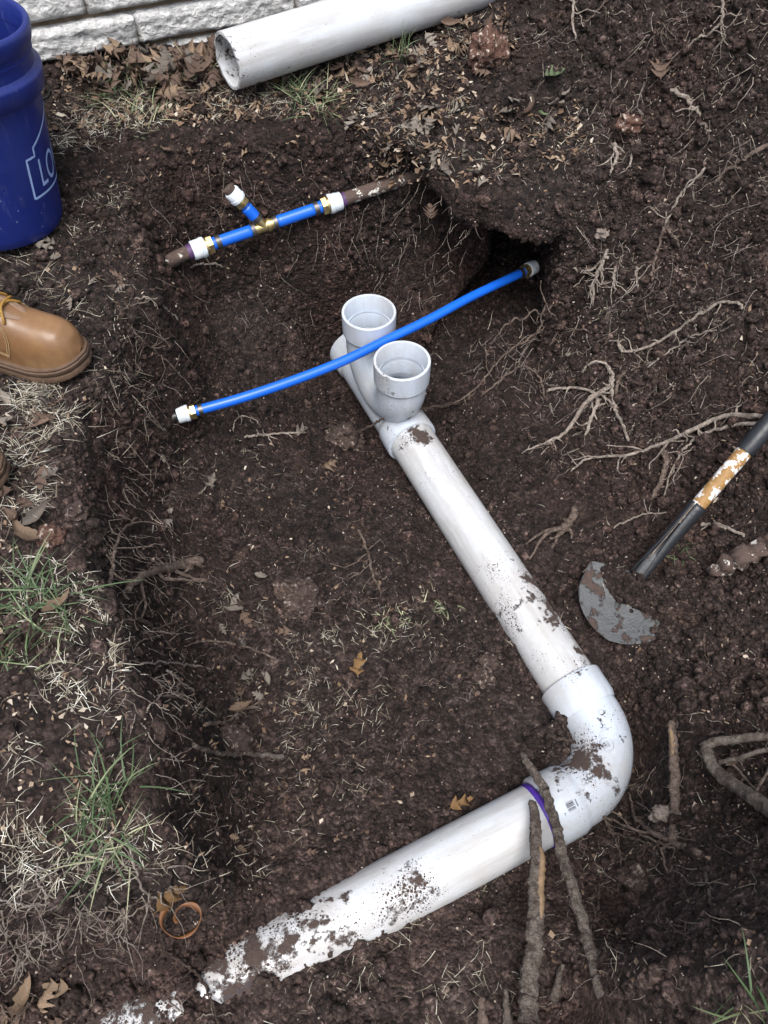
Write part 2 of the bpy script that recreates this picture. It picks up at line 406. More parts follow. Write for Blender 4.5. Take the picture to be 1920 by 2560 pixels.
floor_px = [(800, 1020, -.03), (900, 1050, -.05), (1200, 900, .04), (1300, 1050, .01), (1400, 850, .11), (1500, 1000, .10), (1600, 800, .25), (1750, 700, .36), (1900, 650, .45), (1900, 900, .33), (1750, 1000, .22), (1600, 1150, .09), (1900, 1150, .24), (1750, 1300, .13), (1900, 1400, .17), (1530, 1560, .03), (1440, 1480, .03), (1700, 1600, .09), (1900, 1700, .17), (1650, 1800, .09), (1900, 2000, .24), (1700, 2100, .14), (1900, 2200, .38), (1760, 2330, .38), (1850, 2480, .48), (1500, 2300, .07), (1480, 2500, .12), (1600, 2440, .30), (1680, 2230, .15), (1560, 2350, .10), (1300, 2300, .04), (1000, 2400, .03), (800, 2500, .04), (500, 2530, .05), (1250, 2530, .05),
            (700, 1300, .0), (500, 1350, .06), (600, 1600, .02), (480, 1700, .04), (800, 1700, -.01), (1000, 1500, -.01), (1000, 1800, -.01), (700, 1950, .0), (520, 2130, .02), (430, 1450, .10), (1250, 1300, .0), (1400, 1350, .03), (1330, 1200, .02), (560, 1150, .06), (620, 1060, .05)]
floor_w = [(-.45, 1.25, .14), (-.3, 1.5, .12), (-.1, 1.56, .09), (.1, 1.58, .08), (.3, 1.62, .10), (-.3, 1.25, .04), (-.1, 1.25, -.05), (-.02, 1.42, -.05), (.15, 1.42, -.01), (-.15, 1.0, -.01), (.36, 1.50, .09), (.28, 1.48, .06), (.50, 1.47, .30), (.60, 1.45, .36), (0, -.3, .1), (.5, -.3, .4), (-.5, -.2, .1), (-.7, .02, .07), (-.6, .6, .12), (-.75, 1.2, .2), (-.6, 1.6, .2), (1.2, .8, .35), (1.2, 0, .45)]
F_ = tps([tuple(P(*q)) for q in floor_px] + floor_w + mound)
upper_w = [(-.81, 1.42, .495), (-1.15, 1.4, .51), (-.72, 1.28, .475), (-.58, 1.52, .505), (-.64, 1.9, .575), (-.82, 1.86, .575), (-.35, 1.80, .575), (-.5, 1.68, .545), (0, 1.95, .585), (.2, 2.1, .60), (-.2, 2.05, .56), (0, 2.14, .565), (.2, 2.25, .58), (-.4, 1.98, .565), (-.1, 1.75, .54), (.05, 1.73, .52), (.13, 1.70, .51), (.24, 1.62, .495), (.36, 1.55, .46), (.46, 1.52, .44), (.1, 1.85, .56),
           (-.58, 1.06, .445), (-.75, 1.0, .45), (-.95, 1.05, .46), (-.62, .85, .445), (-.55, .7, .45), (-.45, .5, .455), (-.36, .3, .445), (-.32, .18, .43), (-.6, .3, .47), (-.8, .6, .48), (-.5, .14, .44), (-1.1, .1, .48), (-.55, 1.2, .45), (-.53, 1.32, .46), (-.38, 1.68, .535), (-.2, 1.69, .535), (-1.2, 1.9, .58)]
U_ = tps(upper_w + mound)
rim_px = [(-120, 2285, .43, .05, .05), (0, 2275, .43, .05, .06), (150, 2262, .43, .05, .06), (300, 2225, .43, .06, .05), (392, 2140, .43, .09, .03), (350, 1950, .44, .10, .02), (330, 1750, .45, .11, .01), (262, 1510, .45, .10, .02), (175, 1350, .45, .12, .02), (190, 1190, .44, .12, .02), (165, 1010, .44, .12, .02), (235, 940, .44, .065, 0), (330, 790, .44, .07, 0), (345, 640, .46, .12, 0), (325, 500, .49, .13, 0), (392, 390, .52, .12, 0), (500, 335, .54, .12, 0), (700, 330, .54, .12, 0), (850, 332, .52, .085, .0), (1000, 345, .5, .09, .02), (1100, 415, .49, .12, .22), (1180, 480, .475, .10, .46), (1270, 525, .46, .10, .50), (1370, 535, .445, .10, .50), (1425, 530, .44, .09, .34), (1445, 540, .44, .06, .0)]
rim = [(*P(u, v, z)[:2], w_, un) for u, v, z, w_, un in rim_px]
rim = [(-2.2, .02, .05, 0)] + rim + [(.50, 1.60, .06, 0), (.66, 1.68, .2, 0), (.9, 1.78, .3, 0), (1.5, 1.9, .3, 0)]
poly = np.array([r[:2] for r in rim] + [(1.5, 6), (-6, 6), (-6, .02)])
RW = np.array(rim)
def rim_dist(x, y):
    inside = np.zeros(x.shape, bool); n = len(poly)
    for i in range(n):
        (x1, y1), (x2, y2) = poly[i], poly[(i + 1) % n]
        c = ((y1 > y) != (y2 > y)) & (x < (x2 - x1) * (y - y1) / (y2 - y1 + 1e-15) + x1); inside ^= c
    best = np.full(x.shape, 1e9); wd = np.full(x.shape, .1); un = np.zeros(x.shape); nx = np.zeros(x.shape); ny = np.zeros(x.shape)
    for i in range(len(RW) - 1):
        ax_, ay, aw, au = RW[i]; bx, by, bw, bu = RW[i + 1]; ex, ey = bx - ax_, by - ay
        t = np.clip(((x - ax_) * ex + (y - ay) * ey) / (ex * ex + ey * ey), 0, 1)
        px, py = ax_ + t * ex, ay + t * ey; d = np.hypot(x - px, y - py); k = d < best
        best = np.where(k, d, best); wd = np.where(k, aw + (bw - aw) * t, wd); un = np.where(k, au + (bu - au) * t, un); nx = np.where(k, px, nx); ny = np.where(k, py, ny)
    return np.where(inside, best, -best), wd, un, nx, ny
hs1 = ([-.5, -.36, -.1, .02, .2, .35, .5, .62, .72, .9], [-.05, -.06, -.065, -.05, -.04, -.03, -.02, -.012, -.02, -.02])
hs2 = ([0, .1, .2, .35, .5, .6, .7, .78, .835, .9, 1.0, 1.08, 1.2], [-.02, -.02, -.018, -.010, .006, .028, .036, .041, .056, .043, .041, .052, .07])
def height(x, y):
    wx = x + .022 * fbm(x, y, 7, 3, 11); wy = y + .022 * fbm(x, y, 7, 3, 23)
    sdist, wd, un, nx, ny = rim_dist(wx, wy)
    k = sstep(-1, 0, sdist / wd)
    zf, zu = F_(x, y), U_(x, y)
    z = zf + (zu - zf) * k
    wall = k * (1 - k) * 4
    # fade out to plain lawn away from the dig
    rr = np.maximum(np.hypot(x * .85, y - .9) - 1.35, 0); z = z + (.56 - z) * sstep(0, .8, rr)
    # bedding soil along the pipes
    for (o, dr, lo, hi, tab, asym) in ((A2, U1, -.45, .80, hs1, .030), (I2, U2, .10, 1.3, hs2, 0)):
        s = (x - o[0]) * dr[0] + (y - o[1]) * dr[1]; lat = (x - o[0]) * -dr[1] + (y - o[1]) * dr[0]
        ht = np.interp(s, *tab) + np.where(lat > 0, asym, 0) * sstep(.15, .4, s) + (.014 * fbm(x, y, 13, 3, 303) + .006) * sstep(.25, .45, s) * (1 - sstep(.62, .74, s))
        wgt = (1 - sstep(.075, .15, np.abs(lat))) * sstep(lo - .05, lo + .05, s) * (1 - sstep(hi - .05, hi + .05, s))
        wgt = wgt * (1 - .9 * (k > .02) * sstep(.02, .3, k))
        z = z + (ht - z) * wgt
    db = np.hypot(x - C0[0], y - C0[1]); sec = ((x - C0[0]) * -U2[0] + (y - C0[1]) * -U2[1] > -.02) & ((x - C0[0]) * U1[0] + (y - C0[1]) * U1[1] > -.02)
    wb = (1 - sstep(.075, .13, np.abs(db - BR))) * sec; z = z + (np.where(db < BR, .010, -.028) - z) * wb
    # soil heaped over the shovel blade, and around it
    for (u, v, zz, hgt, rad) in ((1558, 1490, .05, .060, .036), (1508, 1458, .04, .052, .028), (1650, 1515, .05, .062, .044), (1440, 1520, .03, .012, .03)):
        c = P(u, v, zz); z = z + hgt * np.exp(-((x - c[0]) ** 2 + (y - c[1]) ** 2) / (rad * rad))
    # roughness: crumbly spoil on the right, trampled floor, torn walls
    onfloor = (1 - sstep(.06, .2, zf)) * (1 - k)
    ru = .55 + .9 * sstep(.25, .75, x) + .7 * wall + .35 * sstep(.5, .75, z) * (x > .2) - .15 * onfloor
    pipeclear = 1.0
    z = z + ru * (.011 * fbm(x, y, 9, 4, 3) + .016 * (lumps(x, y, .075, 31) / .075 - .25) * sstep(.45, .9, ru) + .010 * (lumps(wx, wy, .12, 35) / .12 - .3) + .006 * fbm(x, y, 38, 3, 7)
                  + .42 * lumps(wx, wy, .030, 41) + .62 * lumps(x + .004 * fbm(x, y, 60, 2, 5), y + .004 * fbm(x, y, 60, 2, 6), .0150, 51) * (.35 + sstep(-.2, .5, fbm(x, y, 11, 2, 61))) + .0045 * fbm(x, y, 110, 3, 9, .6))
    # cracked cakes on the trampled floor
    return z, k, un, nx, ny, wall, onfloor, ru
def axis_coords(lo, hi, step, far):
    core = np.arange(lo, hi + 1e-9, step); o = []; d = step; x = hi
    while x < far: d *= 1.22; x += d; o.append(x)
    i = []; d = step; x = lo
    while x > -far: d *= 1.22; x -= d; i.append(x)
    return np.concatenate([i[::-1], core, o])
GX = axis_coords(-1.0, 1.0, .0042, 16); GY = axis_coords(-.03, 2.2, .0042, 16)
MX, MY = np.meshgrid(GX, GY)
Z, KK, UN, NX, NY, WALL, ONF, RU = height(MX, MY)
def hz(x, y):
    x = np.asarray(x, float); y = np.asarray(y, float)
    i = np.clip(np.searchsorted(GX, x) - 1, 0, len(GX) - 2); j = np.clip(np.searchsorted(GY, y) - 1, 0, len(GY) - 2)
    fx = np.clip((x - GX[i]) / (GX[i + 1] - GX[i]), 0, 1); fy = np.clip((y - GY[j]) / (GY[j + 1] - GY[j]), 0, 1)
    return (Z[j, i] * (1 - fx) + Z[j, i + 1] * fx) * (1 - fy) + (Z[j + 1, i] * (1 - fx) + Z[j + 1, i + 1] * fx) * fy
def G(u, v):
    """the ground point seen at a place in the photograph"""
    u = np.atleast_1d(np.asarray(u, float)); v = np.atleast_1d(np.asarray(v, float))
    a = (u - 960) / FPX; t = (v - 1280) / FPX; dy = CP - t * SP; dz = -SP - t * CP
    d = np.full(u.shape, .6); done = np.zeros(u.shape, bool)
    for _ in range(520):
        hit = CAMZ + d * dz <= hz(a * d, d * dy); done |= hit
        d = np.where(done, d, d + .004)
        if done.all(): break
    return np.stack([a * d, d * dy, np.maximum(CAMZ + d * dz, hz(a * d, d * dy))], -1)
red = np.clip(np.exp(-(((MX + .12) / .42) ** 2 + ((MY - 1.42) / .33) ** 2)) + .5 * WALL * (MX < .3) * (MY > .8) + .6 * np.exp(-((MX - .22) ** 2 + (MY - 1.18) ** 2) / .012), 0, 1) * (.55 + .45 * fbm(MX, MY, 5, 3, 77))
dry = .8 * np.clip(.30 * sstep(.4, .6, KK) * (MY < 1) + .4 * sstep(.35, .8, MX) + .5 * (1 - sstep(.1, .45, MY)) * (1 - KK) + .28 * ONF * sstep(1.2, .7, MY) + .6 * sstep(.15, .35, MX) * sstep(.35, .1, MY) + .25 * fbm(MX, MY, 3, 4, 91), 0, 1)
PX, PY, PZ = MX.copy(), MY.copy(), Z.copy()
# undercut the banks: push the middle of the wall back under the rim
dx, dy = NX - MX, NY - MY; L_ = np.hypot(dx, dy) + 1e-6
bell = sstep(.02, .3, KK) * (1 - sstep(.72, .93, KK)); near = (KK > .001) & (KK < .999)
cave = (MX > .10) & (MX < .50) & (MY > 1.35) & (MY < 1.75) & (UN > .06)
amt = UN * np.where(cave, sstep(.0, .12, KK) * (1 - sstep(.58, .88, KK)), bell) * near
dirx, diry = np.where(cave, .12, dx / L_), np.where(cave, 1.0, dy / L_)
PX = PX + dirx * amt; PY = PY + diry * amt
ny_, nx_ = Z.shape
idx = np.arange(ny_ * nx_).reshape(ny_, nx_)
quads = np.stack([idx[:-1, :-1], idx[:-1, 1:], idx[1:, 1:], idx[1:, :-1]], -1).reshape(-1, 4)
def fast_mesh(name, V, Q, mat, attrs=None, smooth=True):
    me = bpy.data.meshes.new(name); k = Q.shape[1]
    me.vertices.add(len(V)); me.vertices.foreach_set('co', np.ascontiguousarray(V, np.float32).ravel())
    me.loops.add(Q.size); me.loops.foreach_set('vertex_index', np.ascontiguousarray(Q, np.int32).ravel())
    me.polygons.add(len(Q)); me.polygons.foreach_set('loop_start', np.arange(0, Q.size, k, dtype=np.int32))
    me.polygons.foreach_set('loop_total', np.full(len(Q), k, np.int32))
    me.update(calc_edges=True)
    if smooth: me.polygons.foreach_set('use_smooth', np.ones(len(Q), bool))
    for n_, v in (attrs or {}).items():
        at = me.attributes.new(n_, 'FLOAT', 'POINT'); at.data.foreach_set('value', np.ascontiguousarray(v, np.float32).ravel())
    me.materials.append(mat)
    o = bpy.data.objects.new(name, me); COL.objects.link(o); return o
ground = fast_mesh('ground', np.stack([PX, PY, PZ], -1).reshape(-1, 3), quads, M['soil'], {'red': red, 'dry': dry})
ground['kind'] = 'structure'; ground['label'] = 'dark brown dug soil of the pit, its banks and the spoil heap'
def gattr(A, p):
    i = np.clip(np.searchsorted(GX, p[:, 0]), 0, len(GX) - 1); j = np.clip(np.searchsorted(GY, p[:, 1]), 0, len(GY) - 1); return A[j, i]

# ------------------------------------------------------------------ white painted brick wall
WA = R(23); W0 = np.array([-.64, 1.97, 0]); WX = np.array([math.cos(WA), math.sin(WA), 0]); WN = np.array([math.sin(WA), -math.cos(WA), 0])
wall = empty('brick_wall', (W0[0], W0[1], .5), 'white painted rough brick wall behind the leaves and the loose pipe', 'wall')
wall.rotation_euler = (0, 0, WA)
def brick_mesh(L, H, seed):
    nx, nz = 40, 11; D = .09; V = []; F = []; gr = []
    for j in range(nz + 1):
        for i in range(nx + 1):
            x, z = L * i / nx, H * j / nz
            e = min(x * 2.2 + .003, (L - x) * 2.2 + .003, z * 1.1, H - z); rnd = .013 * (1 - min(1, e / .013)) ** 2
            b = .007 * (mnoise.fractal(Vector((x * 13 + seed * 9, z * 22, seed)), .7, 2.1, 6) + .25) + .005 * mnoise.noise(Vector((x * 52, z * 75, seed + 4)))
            b *= min(1, e / .008 + .25)
            wob = .0025 * mnoise.noise(Vector((x * 30, seed * 3.1, j * .01))) if j in (0, nz) else 0
            V.append((x, -.008 - b + rnd, z + wob)); gr.append((1.0 if e < .004 and z < H * .5 else .0) + max(0, .6 - z / .022) * 1.3)
    n1 = nx + 1
    for j in range(nz):
        for i in range(nx): F.append((j * n1 + i, j * n1 + i + 1, (j + 1) * n1 + i + 1, (j + 1) * n1 + i))
    ring = list(range(n1)) + [j * n1 + nx for j in range(1, nz + 1)] + [nz * n1 + i for i in range(nx - 1, -1, -1)] + [j * n1 for j in range(nz - 1, 0, -1)]
    b0 = len(V)
    for k in ring: V.append((V[k][0], D, V[k][2])); gr.append(gr[k])
    for a in range(len(ring)):
        c = (a + 1) % len(ring); F.append((ring[c], ring[a], b0 + a, b0 + c))
    F.append(tuple(range(b0, len(V))))
    me = bpy.data.meshes.new('brick'); me.from_pydata(V, [], F); me.polygons.foreach_set('use_smooth', [True] * len(me.polygons))
    at = me.attributes.new('grime', 'FLOAT', 'POINT'); at.data.foreach_set('value', [min(1, g) for g in gr]); me.materials.append(M['brick']); return me
CH = .079; bm_ = [brick_mesh(.399, CH - .011, k) for k in range(5)]
for c in range(-2, 9):
    off = (-.052 if c % 2 else .027) + (.0 if c % 3 else .02)
    for k in range(-4, 5):
        o = bpy.data.objects.new('brick', bm_[(k * 3 + c * 2) % 5]); COL.objects.link(o); o.parent = wall
        o.location = (off + k * .4 + .004, .004 * random.uniform(-1, 1) - .003 * (c % 2 == 0), .084 + (c) * CH + .006)
mv = []; mf = []
xs = np.linspace(-1.7, 1.75, 80); zs = np.linspace(-.1, .084 + 9 * CH, 14)
for z_ in zs:
    for x_ in xs: mv.append((x_, .012 + .002 * random.uniform(-1, 1), z_))
for j in range(13):
    for i in range(79): mf.append((j * 80 + i, j * 80 + i + 1, (j + 1) * 80 + i + 1, (j + 1) * 80 + i))
nb = len(mv); mv += [(-1.7, .1, -.1), (1.75, .1, -.1), (1.75, .1, zs[-1]), (-1.7, .1, zs[-1])]
mf += [(nb + 1, nb, nb + 3, nb + 2), (13 * 80, 13 * 80 + 79, nb + 2, nb + 3), (0, 13 * 80, nb + 3, nb), (79, nb + 1, nb + 2, 13 * 80 + 79)]
mo = bpy.data.objects.new('mortar', bpy.data.meshes.new('mortar')); mo.data.from_pydata(mv, [], mf); mo.data.materials.append(M['mortar']); COL.objects.link(mo); mo.parent = wall

# ------------------------------------------------------------------ drain line: cleanout tee, pipe, elbow, pipe
RP, RH = .0572, .0648
drain = empty('drain_line', tuple(ax1(.3, -.06)), 'soil-stained white drain line with twin cleanout cups and a sweeping elbow in the trench', 'drain pipe')
def obj_uv(name, m, mat, parent, dirt=None, smooth=True):
    V, F, U = m
    d = np.full(len(V), .1) if dirt is None else (np.full(len(V), dirt) if np.isscalar(dirt) else dirt(np.asarray(V)))
    return obj(name, V, F, mat, parent, uv=U, attrs={'dirt': d}, smooth=smooth)
def autosmooth(o, ang=35):
    me = o.data; bm2 = bmesh.new(); bm2.from_mesh(me)
    for e in bm2.edges:
        if len(e.link_faces) == 2 and e.calc_face_angle(0) > R(ang): e.smooth = False
    bm2.to_mesh(me); bm2.free(); return o
def blob(V, c, rad, amt):
    return amt * np.exp(-np.sum((V - np.asarray(c)) ** 2, axis=1) / (rad * rad))
# tee
sA, sB, zT = -.224, -.046, .155
off2 = np.array([-.010, -.004, 0])
cupA, cupB = ax1(sA, .243) + off2, ax1(sB, .240) + off2
arc = []
for q in np.linspace(0, math.pi, 22):
    s = (sA + sB) / 2 - (sB - sA) / 2 * math.cos(q); arc.append(ax1(s, zT - (sB - sA) / 2 * math.sin(q) * 1.02) + off2)
upath = np.array([ax1(sA, .20) + off2, ax1(sA, .175) + off2] + arc + [ax1(sB, .175) + off2, ax1(sB, .20) + off2])
runp = np.array([ax1(s) for s in np.linspace(-.335, -.03, 14)])
tee_m = joinm([sweep(upath, .0585, 40, False), sweep(upath[::-1], .0515, 36, False, flip=True), sweep(runp, .0600, 40, False)])
# flip inner faces handled by flip flag
tee = autosmooth(obj_uv('cleanout_tee', tee_m, M['pvc_new'], drain, lambda V: .03 + blob(V, cupB + [.02, -.03, -.16], .035, .6) + blob(V, cupB + [-.02, -.05, -.1], .05, .18)), 50)
LOC[tee.name] = LOC[drain.name]
cup_prof = [(.0590, -.066), (.0625, -.058), (RH, -.056), (RH + .0008, -.02), (RH + .0003, -.0012), (RH - .001, 0), (.0592, 0), (.0582, -.0015), (.0572, -.046), (.0568, -.048), (.0515, -.0485), (.0508, -.050), (.0508, -.09)]
for c in (cupA, cupB):
    tl = np.array([.0, -.0, 1.0])
    autosmooth(obj_uv('cup', lathe(cup_prof, c, tl, 56), M['pvc_new'], tee, lambda V, c=c: .02 + (.13 if c is cupB else .0) + (blob(V, c + [-.045, -.05, -.03], .04, .35) if c is cupB else 0)))
hub = [(.0605, .012), (.0635, .004), (RH, 0), (RH + .0008, -.05), (RH, -.0535), (RH - .0015, -.0545), (RP + .0005, -.0548)]
def hubmesh(base, axis): return lathe([(r, h) for r, h in hub], base, axis, 56)
ub1 = np.array([U1[0], U1[1], 0]); ub2 = np.array([U2[0], U2[1], 0])
autosmooth(obj_uv('hub', hubmesh(ax1(-.055), -ub1), M['pvc_new'], tee, lambda V: .06 + blob(V, ax1(-.03, .065), .035, .42) + blob(V, ax1(-.02, .04) + [-.05, -.02, 0], .03, .3)))
autosmooth(obj_uv('hub', hubmesh(ax1(-.315), ub1), M['pvc_new'], tee, .05))
# straight pipe to the elbow
p1 = np.array([ax1(s) for s in np.linspace(-.03, .74, 60)])
obj_uv('pipe', sweep(p1, RP, 48, False), M['pvc'], drain, lambda V: .22 + blob(V, ax1(.035, .057), .035, .75) + .38 * sstep(.3, .65, (V[:, 0] - A2[0]) * U1[0] + (V[:, 1] - A2[1]) * U1[1]) * sstep(-.01, .045, (V[:, 0] - A2[0]) * -U1[1] + (V[:, 1] - A2[1]) * U1[0]) + blob(V, ax1(.52, .05), .09, .22) + .2 * sstep(0, -.04, V[:, 2]))
# elbow
ep = [np.array([*(C0 + (-U2 * math.cos(q) + U1 * math.sin(q)) * BR), 0]) for q in np.linspace(0, math.pi / 2, 26)]
ep = np.array([ax1(S_I - BR - .02)] + ep + [ax2(BR + .02)])
elbow_d = lambda V: .10 + blob(V, ax2(.105, .05) + [-.02, .04, 0], .06, .42) + blob(V, (*C0 + (U1 - U2) * .086, .06), .05, .18) + .2 * sstep(.0, -.04, V[:, 2])
elbow_d = lambda V: .31 + blob(V, ax2(.10, .055) + np.array([.0, .045, 0]), .05, .45) + .15 * sstep(.0, -.04, V[:, 2])
elbow = obj_uv('elbow', sweep(ep, .0590, 48, False), M['pvc_new'], drain, elbow_d); LOC[elbow.name] = LOC[drain.name]
E1, E2 = S_I - .190, .186
autosmooth(obj_uv('hub', hubmesh(ax1(E1 + .0548), ub1), M['pvc_new'], elbow, lambda V: .26 + blob(V, ax1(E1 + .03, .065), .03, .35)))
autosmooth(obj_uv('hub', hubmesh(ax2(E2 - .0548), -ub2), M['pvc_new'], elbow, lambda V: .24 + blob(V, ax2(E2 - .025, .06) + [.01, .02, 0], .04, .40)))
obj_uv('primer_ring', lathe([(RP - .004, 0), (RP + .0012, .0), (RP + .0013, .012), (RP - .004, .0125)], ax2(E2 + .0003), ub2, 48), M['purple'], drain, 0)
# barcode and small print on the elbow hub: bars lie along the pipe, the row runs round it
def hubpoint(base, ax, r, th, h):
    a3 = np.array([ax[0], ax[1], 0]); side = np.array([-ax[1], ax[0], 0])     # th=0 is the top
    return base + a3 * h + r * (math.cos(th) * np.array([0, 0, 1]) + math.sin(th) * side)
bars = []; bf = []; th = .18; sgn = 1
wds = [1, 2, 1, 1, 3, 1, 2, 1, 1, 1, 2, 3, 1, 1, 2, 1, 1, 2, 1, 3]
q0 = ax2(E2 - .0548)
for i, wd in enumerate(wds):
    dth = .0075 * wd
    if i % 2 == 0:
        b0 = len(bars)
        for (t_, h_) in ((th, .012), (th + dth, .012), (th + dth, .027), (th, .027)): bars.append(hubpoint(q0, ub2, RH + .0013, t_, h_))
        bf.append((b0, b0 + 1, b0 + 2, b0 + 3))
    th += dth * 1.15
for i in range(9):
    b0 = len(bars); t_ = .2 + i * .022
    for (a_, h_) in ((t_, .006), (t_ + .012, .006), (t_ + .012, .0085), (t_, .0085)): bars.append(hubpoint(q0, ub2, RH + .0013, a_, h_))
    bf.append((b0, b0 + 1, b0 + 2, b0 + 3))
obj('barcode', bars, bf, M['ink'], elbow, smooth=False)
# raised round mark and pip on top of the bend
def torus(c, nrm, R0, r0, n=28, m=8):
    nrm = np.asarray(nrm, float) / np.linalg.norm(nrm); e1 = np.cross(nrm, [0, 1, .01]); e1 /= np.linalg.norm(e1); e2 = np.cross(nrm, e1)
    V = []; F = []
    for i in range(n):
        a = 2 * math.pi * i / n; d = math.cos(a) * e1 + math.sin(a) * e2
        for j in range(m):
            b = 2 * math.pi * j / m; V.append(np.asarray(c) + d * (R0 + r0 * math.cos(b)) + nrm * r0 * math.sin(b))
    for i in range(n):
        for j in range(m): F.append((i * m + j, ((i + 1) % n) * m + j, ((i + 1) % n) * m + (j + 1) % m, i * m + (j + 1) % m))
    return V, F
def bendpoint(q, th, r):   # q along the bend, th round the tube from the top towards the outside
    rad = -U2 * math.cos(q) + U1 * math.sin(q); rad3 = np.array([rad[0], rad[1], 0])
    n_ = math.cos(th) * np.array([0, 0, 1]) + math.sin(th) * rad3
    return np.array([*(C0 + rad * BR), 0]) + n_ * r, n_
def box_on(c, nrm, along, lx, ly, h):
    nrm = np.asarray(nrm) / np.linalg.norm(nrm); al = along - nrm * np.dot(along, nrm); al /= np.linalg.norm(al); ac = np.cross(nrm, al)
    V = [c + al * a * lx / 2 + ac * b * ly / 2 + nrm * k for k in (-.002, h) for a, b in ((-1, -1), (1, -1), (1, 1), (-1, 1))]
    return V, [(3, 2, 1, 0), (4, 5, 6, 7), (0, 1, 5, 4), (1, 2, 6, 5), (2, 3, 7, 6), (3, 0, 4, 7)]
ec, en = bendpoint(R(40), R(-2), .0590)
V, F = torus(ec, en, .0125, .0014); obj('emblem_ring', V, F, M['pvc_new'], elbow, attrs={'dirt': np.full(len(V), .45)}, uv=np.zeros((len(V), 2)))
V = []; F = []
al = np.array([U1[0], U1[1], 0]); sd3 = np.cross(en, al)
for (a_, b_, lx, ly) in ((-.004, 0, .0016, .011), (.0, .0, .0016, .012), (.004, 0, .0016, .011), (-.002, .005, .004, .0015), (.002, -.005, .004, .0015), (.004, .003, .003, .0014), (-.004, -.003, .003, .0014)):
    v, f = box_on(ec + al * a_ + sd3 * b_, en, al, lx, ly, .0024); o_ = len(V); V += v; F += [tuple(i + o_ for i in q) for q in f]
obj('emblem_letters', V, F, M['pvc_new'], elbow, smooth=False, attrs={'dirt': np.full(len(V), .6)}, uv=np.zeros((len(V), 2)))
ec2, en2 = bendpoint(R(9), R(-1), .0590); V, F = torus(ec2, en2, .0052, .0013, 20, 6); obj('pip', V, F, M['pvc_new'], elbow, attrs={'dirt': np.full(len(V), .45)}, uv=np.zeros((len(V), 2)))
# second pipe
p2 = np.array([ax2(r) for r in np.linspace(.15, 1.28, 80)])
def d2(V):
    r = (V[:, 0] - I2[0]) * U2[0] + (V[:, 1] - I2[1]) * U2[1]
    return .13 + .45 * sstep(.42, .78, r) + .12 * sstep(.8, .95, r) + blob(V, ax2(.455, .05) + [0, -.012, 0], .045, .55) + blob(V, ax2(.60, .055), .05, .25) + blob(V, ax2(.72, .05) + [0, -.03, 0], .05, .25)
pipe2 = obj_uv('pipe', sweep(p2, RP, 48, False), M['pvc'], drain, d2); LOC[pipe2.name] = LOC[drain.name]
def text_mesh(s, size):
    cu = bpy.data.curves.new('t', 'FONT'); cu.body = s; cu.size = size; o = bpy.data.objects.new('t', cu); COL.objects.link(o)
    bpy.context.view_layer.update(); dg = bpy.context.evaluated_depsgraph_get()
    me = bpy.data.meshes.new_from_object(o.evaluated_get(dg)); V = np.array([v.co[:] for v in me.vertices]); F = [tuple(p.vertices) for p in me.polygons]
    bpy.data.objects.remove(o); bpy.data.curves.remove(cu); bpy.data.meshes.remove(me); return V, F
def wrap_on_pipe(V, r0, th0, R0):
    return [hubpoint(ax2(0), ub2, R0, th0 + y / R0, r0 - x) for x, y, _ in V]
tv, tf = text_mesh('1219  01 SO TI', .0105)
obj('pipe_print', wrap_on_pipe(tv, .80, .44, RP + .0006), tf, M['ink'], pipe2, smooth=False)

# ------------------------------------------------------------------ loose pipe lying by the wall
g0 = P(568, 153, .655); dirp = np.array([math.cos(R(34.5)), math.sin(R(34.5)), .004]); dirp /= np.linalg.norm(dirp)
RL = .0575
lp = empty('loose_pipe', (g0[0], g0[1], g0[2] - RL), 'long loose white pipe lying on the leaves against the wall', 'pipe')
lpp = np.array([g0 + dirp * s for s in np.linspace(0, 1.02, 50)])
prof_l = [(RL - .0068, 1.02), (RL, 1.02), (RL, .75), (RL, .5), (RL, .25), (RL, .1), (RL, .03), (RL, .0006), (RL - .0006, 0), (RL - .0062, 0), (RL - .0068, .0006), (RL - .0068, .3), (RL - .0068, 1.02)]
V, F, U = lathe(prof_l, g0, dirp, 64)
rr_ = np.linalg.norm(V - g0 - ((V - g0) @ dirp)[:, None] * dirp, axis=1); ss_ = (V - g0) @ dirp
V = V + dirp * np.where((ss_ < .002), .0025 * perlin(V[:, 0] * 60, V[:, 2] * 60, 4), 0)[:, None]   # sawn, slightly uneven end
o = obj('pipe_wall', V, F, M['pvc'], lp, uv=U, attrs={'dirt': .10 + .34 * np.exp(-(ss_ / .03) ** 2) * (V[:, 2] > g0[2] - .02) + .22 * sstep(.0, -.05, V[:, 2] - g0[2] - ss_ * .004) }); autosmooth(o)

